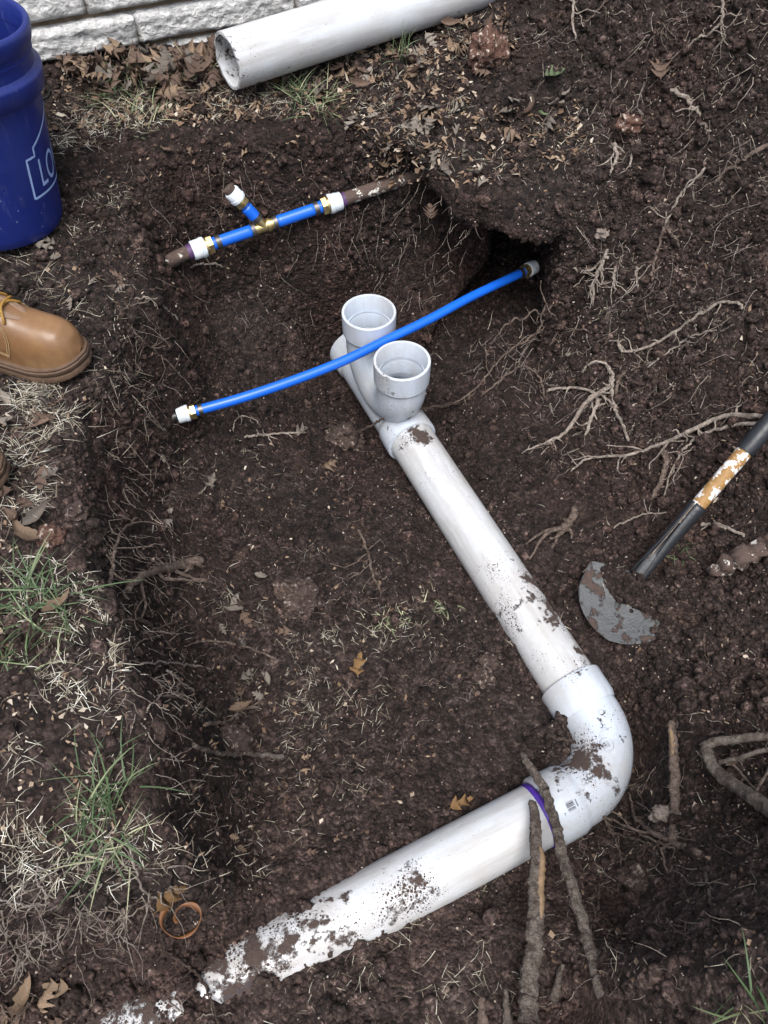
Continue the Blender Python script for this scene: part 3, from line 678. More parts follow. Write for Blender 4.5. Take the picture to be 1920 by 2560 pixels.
# ------------------------------------------------------------------ blue water lines
def ringm(c, ax, r, L, n=28, lip=.0): return lathe([(r * .6, -L / 2), (r, -L / 2), (r + lip, -L / 2 + .0008), (r + lip, L / 2 - .0008), (r, L / 2), (r * .6, L / 2)], c, ax, n)
def hexnut(c, ax, r, L):
    V, F, U = lathe([(r * .5, -L / 2), (r, -L / 2), (r, L / 2), (r * .5, L / 2)], c, ax, 6); return V, F, U
def end_fitting(par, c, ax, s, far_len, far_mat, far_r, primer=True, dip=0.0):
    """tube end at c, going outwards along ax: crimp, brass nut, white coupling, old pipe"""
    ax = np.asarray(ax, float) / np.linalg.norm(ax); T = .0112 * s
    def p(name, m, mat, sm=True):
        V, F, U = m; return autosmooth(obj(name, V, F, mat, par, uv=U, smooth=sm), 30)
    p('crimp_ring', ringm(c + ax * -.004 * s, ax, T * 1.2, .0095 * s), M['crimp'])
    p('tube_end', ringm(c + ax * .004 * s, ax, T * 1.05, .006 * s), M['pex'])
    p('brass_nut', joinm([hexnut(c + ax * .0125 * s, ax, T * 1.55, .010 * s), ringm(c + ax * .020 * s, ax, T * 1.42, .007 * s)]), M['brass'], False)
    p('coupling', joinm([lathe([(T * 1.0, .022 * s), (T * 1.62, .0222 * s), (T * 1.70, .026 * s), (T * 1.70, .030 * s), (T * 1.60, .031 * s), (T * 1.60, .046 * s), (T * 1.52, .048 * s), (T * 1.0, .0482 * s)], c, ax, 24)]), M['coupling'])
    if primer: p('primer_stain', ringm(c + ax * .051 * s, ax, T * 1.22, .012 * s), M['purple_dark'])
    if far_len:
        e = c + ax * .05 * s; pts = [e + ax * far_len * k / 8 + np.array([0, 0, dip * (k / 8) ** 2]) for k in range(9)]
        p('old_pipe', sweep(np.array(pts), far_r, 20, True, rough=.07, rs=3), far_mat)
# lower line: a long bowed tube across the cups
lw_px = [(497, 1025, .195), (600, 996, .2), (720, 956, .205), (850, 906, .211), (960, 853, .216), (1070, 800, .216), (1180, 741, .212), (1304, 682, .20)]
lw = [P(*q) for q in lw_px]
# keep the tube clear of both cups: it runs in the gap between them
lpath = smooth_path(lw, 8)
low = empty('blue_water_line', tuple(lpath[0]), 'long bowed blue water tube crossing between the two white cups', 'water pipe')
V, F, U = sweep(lpath, .0112, 20, False); obj('tube', V, F, M['pex'], low, uv=U)
end_fitting(low, lpath[0], lpath[0] - lpath[4], 1.0, .07, M['black'], .0125, False, .0)
end_fitting(low, lpath[-1], lpath[-1] - lpath[-4], 1.0, .012, M['black'], .010, False)
# upper tee line
t0, tl_, tr_ = P(660, 566, .372), P(540, 607, .366), P(795, 520, .385)
upl = empty('blue_tee_line', tuple(t0 - [0, 0, .02]), 'short blue tube tee with brass fittings joining old soil-caked pipes on the bank', 'water pipe')
TU = .0138
def tube(name, a, b, r, mat, par):
    V, F, U = sweep(np.array([a + (b - a) * k / 6 for k in range(7)]), r, 24, True); return obj(name, V, F, mat, par, uv=U)
dl = (tl_ - t0) / np.linalg.norm(tl_ - t0); dr = (tr_ - t0) / np.linalg.norm(tr_ - t0)
ts_ = P(614, 517, .424); ds = (ts_ - t0) / np.linalg.norm(ts_ - t0)
for d_, e_ in ((dl, tl_), (dr, tr_), (ds, ts_)):
    tube('tube', t0 + d_ * .026, e_, TU, M['pex'], upl)
    V, F, U = ringm(t0 + d_ * .028, d_, TU * 1.15, .010); autosmooth(obj('crimp_ring', V, F, M['crimp'], upl, uv=U), 30)
V, F, U = joinm([sweep(np.array([t0 + dl * .024, t0, t0 + dr * .024]), TU * .92, 20), sweep(np.array([t0, t0 + ds * .012, t0 + ds * .024]), TU * .92, 20), lathe([(TU * .5, -.004), (TU * 1.12, -.004), (TU * 1.12, .004), (TU * .5, .004)], t0 + dr * .012, dr, 24)])
autosmooth(obj('brass_tee', V, F, M['brass'], upl, uv=U), 40)
end_fitting(upl, tl_, dl, 1.22, .12, M['oldpipe'], .0152, True, -.03)
end_fitting(upl, tr_, dr, 1.22, .22, M['oldpipe'], .0158, True, .0)
end_fitting(upl, ts_, ds, 1.0, .008, M['oldpipe'], .0135, False, .0)

# ------------------------------------------------------------------ blue bucket
bb = np.array([-.8095, 1.4183, .503]); bax = np.array([math.sin(.1011), math.sin(.0576), 1]); bax /= np.linalg.norm(bax)
bucket = empty('bucket', tuple(bb), 'scuffed blue plastic bucket with pale lettering near the wall', 'bucket')
bz = np.array([0, 1, 0]) - bax * bax[1]; bz /= np.linalg.norm(bz); bx_ = np.cross(bz, bax)
def bprof(pr, n=72):
    return lathe(pr, bb, bax, n)
V, F, U = bprof([(.0, .006), (.118, .006), (.122, -.004), (.127, -.001), (.131, .008), (.1325, .02), (.1455, .272), (.1462, .33), (.1425, .33), (.1405, .27), (.127, .015), (.0, .012)])
body = autosmooth(obj('body', V, F, M['bucket'], bucket)); LOC[body.name] = LOC[bucket.name]
V, F, U = bprof([(.1445, .262), (.1535, .2625), (.1560, .2645), (.1580, .292), (.1575, .296), (.1550, .299), (.1470, .303), (.1462, .305)]); autosmooth(obj('collar', V, F, M['bucket'], bucket), 50)
V, F, U = bprof([(.1465, .338), (.1510, .340), (.1525, .346), (.1540, .352), (.1545, .362), (.1530, .368), (.150, .3705), (.1455, .3700), (.1425, .366), (.1415, .33)]); autosmooth(obj('rim', V, F, M['bucket'], bucket), 50)
V, F, U = bprof([(.1468, .303), (.1463, .322), (.1480, .3225), (.1480, .3265), (.1465, .327), (.1468, .339)]); autosmooth(obj('neck', V, F, M['bucket'], bucket), 40)
def bpt(ang, h, extra=.0009):
    r = .1325 + (.1455 - .1325) * (h - .02) / .252 + extra
    return bb + bax * h + r * (math.cos(ang) * bx_ + math.sin(ang) * bz)
# the print: stepped gable outline with letters, wrapped round the wall
PA0, PR = R(-30), .139           # angle of the print's left end
def bw(x, y): return bpt(PA0 + x / PR, y)
def strip(pts, wd):
    V = []; F = []; pts = [np.array(p) for p in pts]; dense = []
    for a, b in zip(pts[:-1], pts[1:]):
        k = max(1, int(np.linalg.norm(b - a) / .008))
        for i in range(k): dense.append(a + (b - a) * i / k)
    dense.append(pts[-1])
    for i, p in enumerate(dense):
        t = dense[min(i + 1, len(dense) - 1)] - dense[max(i - 1, 0)]; t = t / (np.linalg.norm(t) + 1e-9); nrm = np.array([-t[1], t[0]])
        V += [bw(*(p + nrm * wd / 2)), bw(*(p - nrm * wd / 2))]
    for i in range(len(dense) - 1): F.append((2 * i, 2 * i + 2, 2 * i + 3, 2 * i + 1))
    return V, F
BY = .088; LW = .225
V, F = strip([(0, BY), (0, BY + .078), (.022, BY + .078), (.022, BY + .094), (LW / 2, BY + .140), (LW - .022, BY + .094), (LW - .022, BY + .078), (LW, BY + .078), (LW, BY), (0, BY)], .0048)
obj('logo_outline', V, F, M['print'], body, smooth=False)
tv, tf = text_mesh("LOWE'S", .078)
tw = tv[:, 0].max()
bmx = bmesh.new(); 
for v in tv: bmx.verts.new((v[0] * (LW - .046) / tw + .024, v[1] * 1.02 + BY + .014, 0))
bmx.verts.ensure_lookup_table()
for f in tf:
    try: bmx.faces.new([bmx.verts[i] for i in f])
    except ValueError: pass
bmesh.ops.triangulate(bmx, faces=bmx.faces[:]); 
for _ in range(2):
    bmesh.ops.subdivide_edges(bmx, edges=[e for e in bmx.edges if e.calc_length() > .012], cuts=1, use_grid_fill=False); bmesh.ops.triangulate(bmx, faces=bmx.faces[:])
bmx.verts.index_update()
V = [bw(v.co.x, v.co.y) for v in bmx.verts]; F = [tuple(v.index for v in f.verts) for f in bmx.faces]; bmx.free()
obj('logo_letters', V, F, M['print'], body, smooth=False)
# wire bail folded down on the far side
bl = [bb + bax * .283 + (.162 * math.cos(a) * bx_ + .162 * math.sin(a) * bz) - bax * .12 * math.sin(a) for a in np.linspace(R(20), R(160), 30)]
V, F, U = sweep(np.array(bl), .002, 8); obj('handle', V, F, M['crimp'], bucket)

# ------------------------------------------------------------------ work boots
def make_boot(name, toe, head, label):
    toe = np.asarray(toe, float); Lb = .300
    ca, sa = math.cos(head), math.sin(head); fx = np.array([ca, sa, 0]); fy = np.array([-sa, ca, 0])
    root = empty(name, tuple(toe - fx * .1), label, 'boot', 'work boots standing on the left bank')
    def W(s, y, z): return toe + fx * (s - Lb) + fy * y + np.array([0, 0, z])
    st = np.array([0, .01, .03, .08, .13, .18, .21, .24, .265, .283, .294, .30]); hw_ = np.array([.0, .020, .033, .036, .038, .046, .0495, .049, .044, .034, .020, 0])
    # outline as closed loop
    a = np.linspace(0, 1, 44); sg = .30 * (1 - np.cos(a * math.pi)) / 2
    hw = np.interp(sg, st, hw_); ol = [(s, h) for s, h in zip(sg, hw)] + [(s, -h) for s, h in zip(sg[-2:0:-1], hw[-2:0:-1])]
    ol = np.array(ol); n = len(ol)
    t = np.roll(ol, -1, 0) - np.roll(ol, 1, 0); nr = np.stack([-t[:, 1], t[:, 0]], -1); nr /= np.linalg.norm(nr, axis=1)[:, None] + 1e-9
    def loft(prof, lug=False):
        V = []; F = []
        for k, (off, z) in enumerate(prof):
            for i in range(n):
                q = ol[i] + nr[i] * off; zz = z
                if lug and z < .004 and (i // 2) % 2: zz = z + .007
                up = .016 * max(0, (q[0] - .20) / .10) ** 2        # toe spring
                V.append(W(q[0], q[1], zz + up))
        m = len(prof)
        for k in range(m - 1):
            for i in range(n): F.append((k * n + i, k * n + (i + 1) % n, (k + 1) * n + (i + 1) % n, (k + 1) * n + i))
        F.append(tuple(range(n))[::-1]); F.append(tuple(range((m - 1) * n, m * n))); return V, [f[::-1] for f in F]
    V, F = loft([(-.004, .0), (.002, .0), (.0055, .004), (.006, .013), (.0045, .0155), (.0018, .016), (.0015, .0185), (.005, .0195), (.0062, .0215), (.006, .0265), (.004, .0285), (.001, .029)], True)
    sole = autosmooth(obj('sole', V, F, M['sole'], root), 40); LOC[sole.name] = LOC[root.name]
    V, F = loft([(-.002, .0285), (.0015, .0285), (.0042, .0297), (.0052, .0318), (.0042, .0340), (.001, .0350), (-.004, .0352)])
    autosmooth(obj('welt', V, F, M['sole'], root), 40)
    ts = np.array([0, .02, .06, .11, .14, .17, .20, .23, .255, .275, .290, .299]); tz = np.array([.10, .13, .15, .155, .150, .133, .116, .107, .100, .089, .068, .0385])
    bs = .033
    def up(s, ang, off=0.0):
        h = np.interp(s, st, hw_) * .965; top = np.interp(s, ts, tz); sp = .016 * max(0, (s - .20) / .10) ** 2
        c, sn = math.cos(ang), math.sin(ang)
        y = h * math.copysign(abs(c) ** .72, c); z = bs + sp + (top - bs) * abs(sn) ** .78
        p_ = W(s, y, z)
        if off:
            nrm = fy * c * 1.0 + np.array([0, 0, 1]) * sn + fx * (.5 * sstep(.22, .3, s)); p_ = p_ + nrm / np.linalg.norm(nrm) * off
        return p_
    ns, na = 64, 36; V = []; F = []
    ss = .004 + .2945 * (1 - np.cos(np.linspace(0, 1, ns) * math.pi)) / 2
    for s in ss:
        for k in range(na + 1): V.append(up(s, math.pi * k / na))
    for i in range(ns - 1):
        for k in range(na): q = i * (na + 1) + k; F.append((q, q + 1, q + na + 2, q + na + 1))
    F.append(tuple(range(na + 1))); F.append(tuple(range((ns - 1) * (na + 1), ns * (na + 1)))[::-1])
    upper = obj('upper', V, [f for f in F], M['leather'], root); LOC[upper.name] = LOC[root.name]
    # shaft, tongue and padded collar
    sh = [(W(.085, 0, .10), .062, .044), (W(.082, 0, .14), .058, .043), (W(.078, 0, .18), .054, .043), (W(.076, 0, .205), .053, .043), (W(.076, 0, .210), .047, .037), (W(.076, 0, .15), .045, .035)]
    V = []; F = []; m = 32
    for c, ra, rb in sh: V += [c + fx * ra * math.cos(q) + fy * rb * math.sin(q) for q in np.linspace(0, 2 * math.pi, m + 1)[:-1]]
    for i in range(len(sh) - 1):
        for j in range(m): F.append((i * m + j, i * m + (j + 1) % m, (i + 1) * m + (j + 1) % m, (i + 1) * m + j))
    F.append(tuple(range((len(sh) - 1) * m, len(sh) * m))); obj('shaft', V, F, M['collar'], root)
    def patch(name, fs, mat, par=None, n1=16, n2=12, off=.0022):
        """fs(a,b)->(s,ang), a,b in 0..1, laid proud of the upper"""
        V = []; F = []
        for i in range(n1 + 1):
            for j in range(n2 + 1):
                a_, b_ = i / n1, j / n2; s, an = fs(a_, b_); edge = min(a_, 1 - a_, b_, 1 - b_)
                V.append(up(s, an, off if edge > 0 else -.001))
        for i in range(n1):
            for j in range(n2): q = i * (n2 + 1) + j; F.append((q, q + 1, q + n2 + 2, q + n2 + 1))
        return obj(name, V, F, mat, par or root)
    for sg_ in (1, -1):
        qa = lambda a_, b_: (.03 + (.155 + .012 * math.sin(math.pi * min(1, b_ * 1.15))) * a_ - .0, (math.pi / 2 - sg_ * (math.pi / 2 - (.10 + b_ * 1.02))))
        patch('quarter', qa, M['leather'], off=.0018)
        ey = lambda a_, b_: (.10 + .112 * a_, math.pi / 2 - sg_ * (.16 + .36 * b_) * (1 - .75 * a_ ** 3))
        patch('eyestay', ey, M['collar'], off=.0035)
    # stitches round the quarter panel
    V = []; F = []
    def dash(p_, q_):
        v, f, _ = sweep(np.array([p_, (p_ + q_) / 2, q_]), .0007, 5); o_ = len(V); V.extend(list(v)); F.extend([tuple(i + o_ for i in x) for x in f])
    for sg_ in (1, -1):
        for ln in (0, .005):
            for k in range(26):
                b_ = k / 26; fn = lambda b: up(.03 + (.155 + .012 * math.sin(math.pi * min(1, b * 1.15))) * (.975 - ln * 5), math.pi / 2 - sg_ * (math.pi / 2 - (.10 + b * 1.02)), .0023); dash(fn(b_), fn(b_ + .02))
            for k in range(30):
                a_ = .4 + .58 * k / 30; fn = lambda a: up(.03 + .157 * a, math.pi / 2 - sg_ * (math.pi / 2 - (.135 + ln * 6)), .0023); dash(fn(a_), fn(a_ + .011))
    obj('stitching', V, F, M['stitch'], root)['kind'] = 'stuff'
    lc = []
    for k, s in enumerate((.178, .158, .138, .118)):
        a1, a2 = (.62, -.40) if k % 2 else (-.62, .40)
        pts = [up(s - .004, math.pi / 2 + a1, .003), up(s + .002, math.pi / 2 + a1 * .5, .007), up(s + .004, math.pi / 2 + a2 * .2, .009), up(s + .012, math.pi / 2 + a2, .006), up(s + .012, math.pi / 2 + a2 * 1.3, .001)]
        lc.append(sweep(smooth_path(pts, 6), .0024, 8))
        pts = [up(s - .004, math.pi / 2 - a1, .003), up(s + .000, math.pi / 2 - a1 * .5, .005), up(s + .004, math.pi / 2 - a2 * .2, .006), up(s + .012, math.pi / 2 - a2, .004), up(s + .012, math.pi / 2 - a2 * 1.3, .001)]
        lc.append(sweep(smooth_path(pts, 6), .0024, 8))
        for sg_ in (1, -1):
            c = up(s - .004, math.pi / 2 + sg_ * .64, .0035); nn = c - up(s - .004, math.pi / 2 + sg_ * .64, 0)
            v, f = torus(c, nn, .0042, .0013, 16, 6); obj('eyelet', v, f, M['black'], root)
    V, F, U = joinm(lc); obj('lace', V, F, M['lace'], root, uv=U)
    return root
bt = P(219, 905, .472); make_boot('work_boot', (bt[0], bt[1], float(hz(bt[0] - .06, bt[1])) + .003), R(-13), 'tan leather work boot with yellow and black laces beside the bucket')
bt = P(24, 1212, .462); make_boot('work_boot', (bt[0], bt[1], float(hz(bt[0] - .03, bt[1])) + .003), R(-8), 'tan leather work boot by the dry grass with only its toe showing')

# ------------------------------------------------------------------ shovel
s0, s1 = P(1600, 1432, .105), P(1888, 1098, .315)
sax = (s1 - s0) / np.linalg.norm(s1 - s0); Lw = float(np.linalg.norm(s1 - s0))
shovel = empty('shovel', tuple(s0 - [0, 0, .04]), 'muddy shovel with peeling wooden shaft, blade half buried beside the drain', 'shovel')
def sh_tube(name, prof, mat, n=28):
    V, F, U = lathe(prof, s0, sax, n); return autosmooth(obj(name, V, F, mat, shovel, uv=U), 40)
def along(px, z):    # distance along the shaft
    return float(np.dot(P(px[0], px[1], z) - s0, sax))
k1, k2 = .52 * Lw, .91 * Lw
sh_tube('shaft', [(.001, k1 - .05), (.0150, k1 - .05), (.0152, k1), (.0158, k2), (.0158, k2 + .5), (.001, k2 + .5)], M['shaft'])
sh_tube('sleeve', [(.0150, k2), (.0178, k2), (.0185, k2 + .004), (.0190, k2 + .05), (.0190, k2 + .13), (.0175, k2 + .135), (.015, k2 + .136)], M['blackpaint'])
# rolled socket with an open seam on its upper side
V = []; F = []; m = 30; upv = np.array([0, 0, 1.0]) - sax * sax[2]; upv /= np.linalg.norm(upv); sdv = np.cross(sax, upv)
ring_s = np.linspace(-.012, k1, 20)
for i, h in enumerate(ring_s):
    t = i / 19; r = .0115 + (.0186 - .0115) * t; gap = .95 * (1 - t) ** 2.5 + .10
    for j in range(m + 1):
        a = gap + (2 * math.pi - 2 * gap) * j / m; flat = 1 - .35 * (1 - t) ** 2
        V.append(s0 + sax * h + r * (math.cos(a - .25) * upv * flat + math.sin(a - .25) * sdv * (1 + .5 * (1 - t) ** 2)))
for i in range(19):
    for j in range(m): q = i * (m + 1) + j; F.append((q, q + 1, q + m + 2, q + m + 1))
so = obj('socket', V, F, M['blackpaint'], shovel); md = so.modifiers.new('t', 'SOLIDIFY'); md.thickness = .0022
V, F, U = sweep(np.array([s0 + sax * (.03 + (k1 - .035) * q) + upv * (.0132 + .0042 * q) + sdv * -.0042 for q in np.linspace(0, 1, 10)]), .0009, 6); obj('seam_edge', V, F, M['stone'], shovel)
# round point blade, dished, facing up
tip = P(1520, 1600, .060); bl0 = s0 + np.array([0, 0, -.018]); bd = tip - bl0; BL = np.linalg.norm(bd); bd /= BL
bside = np.cross(bd, [0, 0, 1]); bside /= np.linalg.norm(bside); bn = np.cross(bside, bd)
V = []; F = []; nu, nv = 30, 24
for i in range(nu + 1):
    t = i / nu; hwid = .098 * (min(1, (t / .12)) ** .5) * (1 if t < .40 else max(0, 1 - ((t - .40) / .60) ** 2) ** .62) 
    hwid = max(hwid, .012 if t < .5 else .0006)
    for j in range(nv + 1):
        q = 2 * j / nv - 1; x = q * hwid
        zz = .016 * (x / .1) ** 2 - .006 * math.sin(math.pi * t) + .010 * math.exp(-(x / .014) ** 2) * (1 - t) ** 2
        V.append(bl0 + bd * BL * (t * 1.02 - .02) + bside * x + bn * (zz + .0015 * mnoise.noise(Vector((x * 40, t * 8, 3)))))
for i in range(nu):
    for j in range(nv): q = i * (nv + 1) + j; F.append((q, q + 1, q + nv + 2, q + nv + 1))
V2, F2, U2_ = sweep(smooth_path([s0 + sax * .05, s0 + sax * .005, bl0 + bd * .02 + bn * .004, bl0 + bd * .06 + bn * .0], 6), np.linspace(.012, .009, 19), 14); obj('neck', V2, F2, M['steel'], shovel)
bo = obj('blade', V, F, M['steel'], shovel); md = bo.modifiers.new('t', 'SOLIDIFY'); md.thickness = .002

# ------------------------------------------------------------------ roots and sticks laid on the ground
def drape(px, lift=0.0, jitter=0.0, dens=4):
    q = smooth_path([(a, b, 0) for a, b in px], dens); g = G(q[:, 0], q[:, 1])
    # take out cliff jumps, then lift
    z = g.copy()
    for _ in range(2): z[1:-1] = (z[:-2] + 2 * z[1:-1] + z[2:]) / 4
    z[:, 2] = np.maximum(z[:, 2], hz(z[:, 0], z[:, 1]) - .002) + lift
    if jitter: z = z + rng.normal(0, jitter, z.shape)
    return z
RGROUP = {}
def root(px, w0, w1, mat='root', lift=.002, label=None, group=None, name='root', jit=.0012, sides=9, cat='root', ends=True, branches=()):
    path = drape(px, lift, jit, 8); n = len(path)
    if ends: path[0, 2] -= .006; path[-1, 2] -= .006
    dd = np.array([depth(p) for p in path]); r = .82 * (w0 + (w1 - w0) * np.linspace(0, 1, n)) / 2 * dd / FPX
    r[-1] *= .5
    branches = list(branches)
    if cat == 'root':
        ln_ = float(np.linalg.norm(path[-1] - path[0]))
        for _ in range(3 + int(ln_ * 22)): a_ = random.uniform(0, 6.28); branches.append((random.uniform(.15, .98), (math.cos(a_), math.sin(a_) - .3, random.uniform(-.3, .5)), random.uniform(.015, .05)))
    parts = [sweep(path, r, sides, True, .34, random.randint(0, 99))]
    for b in branches:
        k = int(b[0] * (n - 1)); a0 = path[k]; d0 = np.array(b[1]); L = b[2]; pp = [a0]; d = d0 / np.linalg.norm(d0)
        for _ in range(6):
            d = d + rng.normal(0, .33, 3); d /= np.linalg.norm(d); q_ = pp[-1] + d * L / 6; q_[2] = max(q_[2], min(float(hz(q_[0], q_[1])) + .001, pp[-1][2] + .008)); pp.append(q_)
        parts.append(sweep(np.array(pp), np.linspace(r[k] * .55, r[k] * .2 + .0003, 7), 6, True, .2, 5))
    V, F, U = joinm(parts); o = obj(name, V, F, M[mat], uv=None)
    return tag(o, label, cat, group)
def z1(x, y): return (x * .5787, y * .5787)
def z2(x, y): return (960 + x * .5787, y * .5787)
def z3(x, y): return (x * .5787, 640 + y * .5787)
def z4(x, y): return (960 + x * .5787, 640 + y * .5787)
def z5(x, y): return (x * .5787, 1280 + y * .5787)
def z6(x, y): return (960 + x * .5787, 1280 + y * .5787)
def z7(x, y): return (x * .5787, 1920 + y * .5787)
def z8(x, y): return (960 + x * .5787, 1920 + y * .5787)
def L(f, *pts): return [f(*p) for p in pts]
BR_ = lambda k, d, l: (k, d, l)
root(L(z4, (1655, 735), (1480, 712), (1300, 790), (1180, 840), (1040, 885), (880, 895), (800, 950)), 17, 5, 'root_pale', .018, 'long thick pale root arching from the spoil above the shovel shaft', branches=[(.45, (-.3, -.6, -.3), .09), (.6, (-.5, .5, .1), .10), (.7, (-.4, -.7, -.1), .09), (.3, (-.1, -.9, -.3), .08), (.8, (-.7, .4, 0), .07)])
root(L(z4, (1650, 742), (1420, 770), (1300, 840), (1240, 930), (1200, 1060)), 12, 4, 'root_pale', .012, 'thin pale root forking down below the long root by the shovel', branches=[(.6, (.1, -.8, -.2), .10), (.75, (.3, -.6, 0), .08)])
root(L(z4, (1215, 850), (1200, 960), (1150, 1060)), 20, 12, 'root', .008, 'stubby soil-coated root hanging under the long pale root')
root(L(z4, (985, 575), (870, 650), (785, 770), (700, 820), (590, 862)), 17, 4, 'root_pale', .012, 'pale root leg of the star-shaped tangle reaching towards the drain', 'roots of the star-shaped tangle', branches=[(.6, (-.4, -.4, 0), .07)])
root(L(z4, (930, 625), (900, 690), (865, 785)), 13, 9, 'root_pale', .010, 'short blunt root leg of the star-shaped tangle', 'roots of the star-shaped tangle')
root(L(z4, (970, 540), (985, 640), (1000, 700), (1055, 825)), 14, 8, 'root_pale', .012, 'straight root leg of the star-shaped tangle pointing at the shovel', 'roots of the star-shaped tangle')
root(L(z4, (700, 600), (800, 590), (930, 620), (1000, 690)), 9, 7, 'root_pale', .014, 'thin bowed root crossing the star-shaped tangle', 'roots of the star-shaped tangle')
root(L(z4, (850, 525), (880, 490), (945, 486), (980, 540), (972, 600)), 7, 9, 'root_pale', .016, 'small hooked root on top of the star-shaped tangle', 'roots of the star-shaped tangle')
root(L(z4, (1045, 520), (1005, 560), (990, 620)), 13, 8, 'root', .014, 'stubby brown root stub beside the hooked root', 'roots of the star-shaped tangle')
root(L(z4, (420, 620), (530, 530), (600, 495), (660, 530), (690, 610)), 5, 6, 'root', .012, 'thin root arching over bare soil between the drain and the tangle')
root(L(z4, (1545, 235), (1480, 220), (1420, 232), (1300, 310), (1180, 390), (1040, 432), (1000, 375)), 9, 9, 'root_pale', .010, 'long bowed pale root hooked at its lower end on the spoil slope', branches=[(.8, (.2, -.6, -.2), .06), (.3, (-.2, -.6, 0), .05)])
root(L(z4, (1115, 512), (1180, 460), (1260, 405), (1330, 362), (1450, 330)), 6, 5, 'root_pale', .008, 'slender root lying below the long bowed root', branches=[(.5, (.4, -.6, -.1), .1), (.6, (.1, -.8, 0), .1), (.7, (.5, -.4, 0), .09)])
root(L(z4, (795, 265), (690, 270), (590, 300), (500, 360), (455, 420)), 7, 4, 'root', .01, 'thin root below the dark hollow, curving to the drain', branches=[(.3, (-.2, -.5, 0), .05)])
root(L(z4, (690, 285), (640, 370), (540, 430), (450, 520), (400, 580), (320, 640), (240, 668)), 6, 5, 'root', .008, 'long stringy root running down towards the near white cup', branches=[(.3, (-.5, -.5, 0), .08), (.5, (-.5, .2, 0), .06), (.15, (-.4, -.6, 0), .1), (.7, (-.3, -.6, 0), .06)])
root(L(z4, (710, 415), (750, 350), (800, 335), (880, 340)), 6, 5, 'root', .01, 'short bowed root on the slope under the dark hollow')
for (q, l) in ((L(z4, (955, 15), (925, 90), (895, 150), (893, 240)), 'stringy root hanging longest beside the dark hollow'), (L(z4, (960, 40), (900, 90), (860, 118), (800, 115)), 'stringy forked root hanging across the edge of the dark hollow'), (L(z4, (940, 60), (905, 140), (870, 220)), 'stringy root hanging just inside the dark hollow edge'), (L(z4, (1080, 85), (1070, 150), (1085, 180)), 'tiny root hanging right of the hollow on the bank'), (L(z4, (985, 95), (978, 150), (985, 190)), 'tiny straight root hanging below the hollow bank')):
    root(q, 9, 6, 'root_pale', .025, l, 'roots hanging by the dark hollow', branches=[(.5, (-.3, -.3, -.6), .06), (.3, (.2, -.3, -.6), .06), (.7, (-.1, -.3, -.6), .05)])
root(L(z2, (1380, 750), (1330, 810), (1270, 870), (1210, 990), (1195, 1020)), 8, 8, 'root_pale', .012, 'straight pale root sloping down the spoil above the hollow')
root(L(z2, (1195, 1020), (1175, 1100), (1150, 1200), (1150, 1235)), 9, 7, 'root', .012, 'brown root standing under the straight pale root')
root(L(z2, (1185, 990), (1230, 1040), (1270, 1085)), 10, 8, 'root', .012, 'short brown root forking beside the straight pale root')
root(L(z2, (1665, 640), (1540, 720), (1490, 755), (1420, 812)), 15, 9, 'root', .008, 'thick reddish root end on the bare patch of spoil')
root(L(z2, (1445, 60), (1440, 130), (1425, 180), (1360, 215), (1290, 270)), 10, 6, 'root_pale', .02, 'pale splayed root high on the spoil heap', branches=[(.3, (.1, -.5, -.4), .09), (.25, (.4, -.5, -.1), .08), (.35, (-.1, -.6, -.4), .08)])
root(L(z2, (1500, 20), (1400, 100), (1300, 105), (1200, 130)), 6, 4, 'root', .01, 'thin root stretched across the top of the spoil heap')
root(L(z2, (800, 0), (812, 60), (806, 130), (820, 215)), 9, 6, 'root_pale', .015, 'pale root hanging where the spoil heap meets the leaves', branches=[(.2, (.3, -.3, -.3), .08), (.5, (.2, -.5, -.3), .07)])
root(L(z2, (1005, 5), (960, 30), (900, 105), (830, 150)), 7, 5, 'root', .015, 'brown root slanting near the hanging pale root', branches=[(.5, (.4, -.3, 0), .06)])
root(L(z2, (1230, 420), (1300, 450), (1330, 490), (1360, 560), (1400, 600)), 14, 8, 'root_pale', .008, 'knobbly pale root with peeling bark on the spoil', branches=[(.3, (.5, -.4, -.1), .07)])
root(L(z2, (985, 660), (995, 720), (965, 790)), 14, 7, 'root_pale', .02, 'frayed pale root tuft over the bare clay bank', branches=[(.2, (-.3, -.4, -.5), .06), (.2, (.2, -.4, -.5), .06)])
root(L(z2, (1060, 690), (1055, 740), (1045, 780)), 8, 5, 'root_pale', .02, 'small frayed root beside the pale tuft')
root(L(z2, (1165, 120), (1215, 165), (1265, 220)), 4, 3, 'root', .01, 'fine straight rootlet near the brown oak leaf')
root(L(z5, (560, 350), (640, 290), (720, 262), (800, 240), (875, 222)), 20, 30, 'root', .012, 'thick broken root with shaggy bark jutting from the left bank', sides=12, branches=[(.4, (.2, -.6, -.5), .12), (.2, (.1, -.6, -.4), .10), (.6, (.1, -.5, -.6), .08)])
root(L(z5, (485, 350), (495, 260), (505, 190), (545, 95), (610, 40)), 13, 7, 'root', .010, 'crooked root climbing the left bank beside the green grass', branches=[(.55, (.6, .3, .1), .09), (.85, (.6, -.1, 0), .08)])
root(L(z5, (800, 585), (900, 565), (1050, 582), (1205, 645)), 6, 7, 'root', .006, 'slender bowed twig on the trench floor near grey leaves', name='twig', cat='twig')
root(L(z5, (610, 665), (780, 670), (860, 680), (912, 692)), 6, 8, 'root_pale', .012, 'short straight twig sticking from the left bank', name='twig', cat='twig')
root(L(z5, (720, 685), (780, 735), (842, 782)), 7, 6, 'root_pale', .006, 'short pale twig pointing down the trench floor', name='twig', cat='twig')
root(L(z5, (890, 930), (1000, 912), (1045, 862), (1130, 850)), 12, 9, 'root', .010, 'bent root with a curled leaf at its tip')
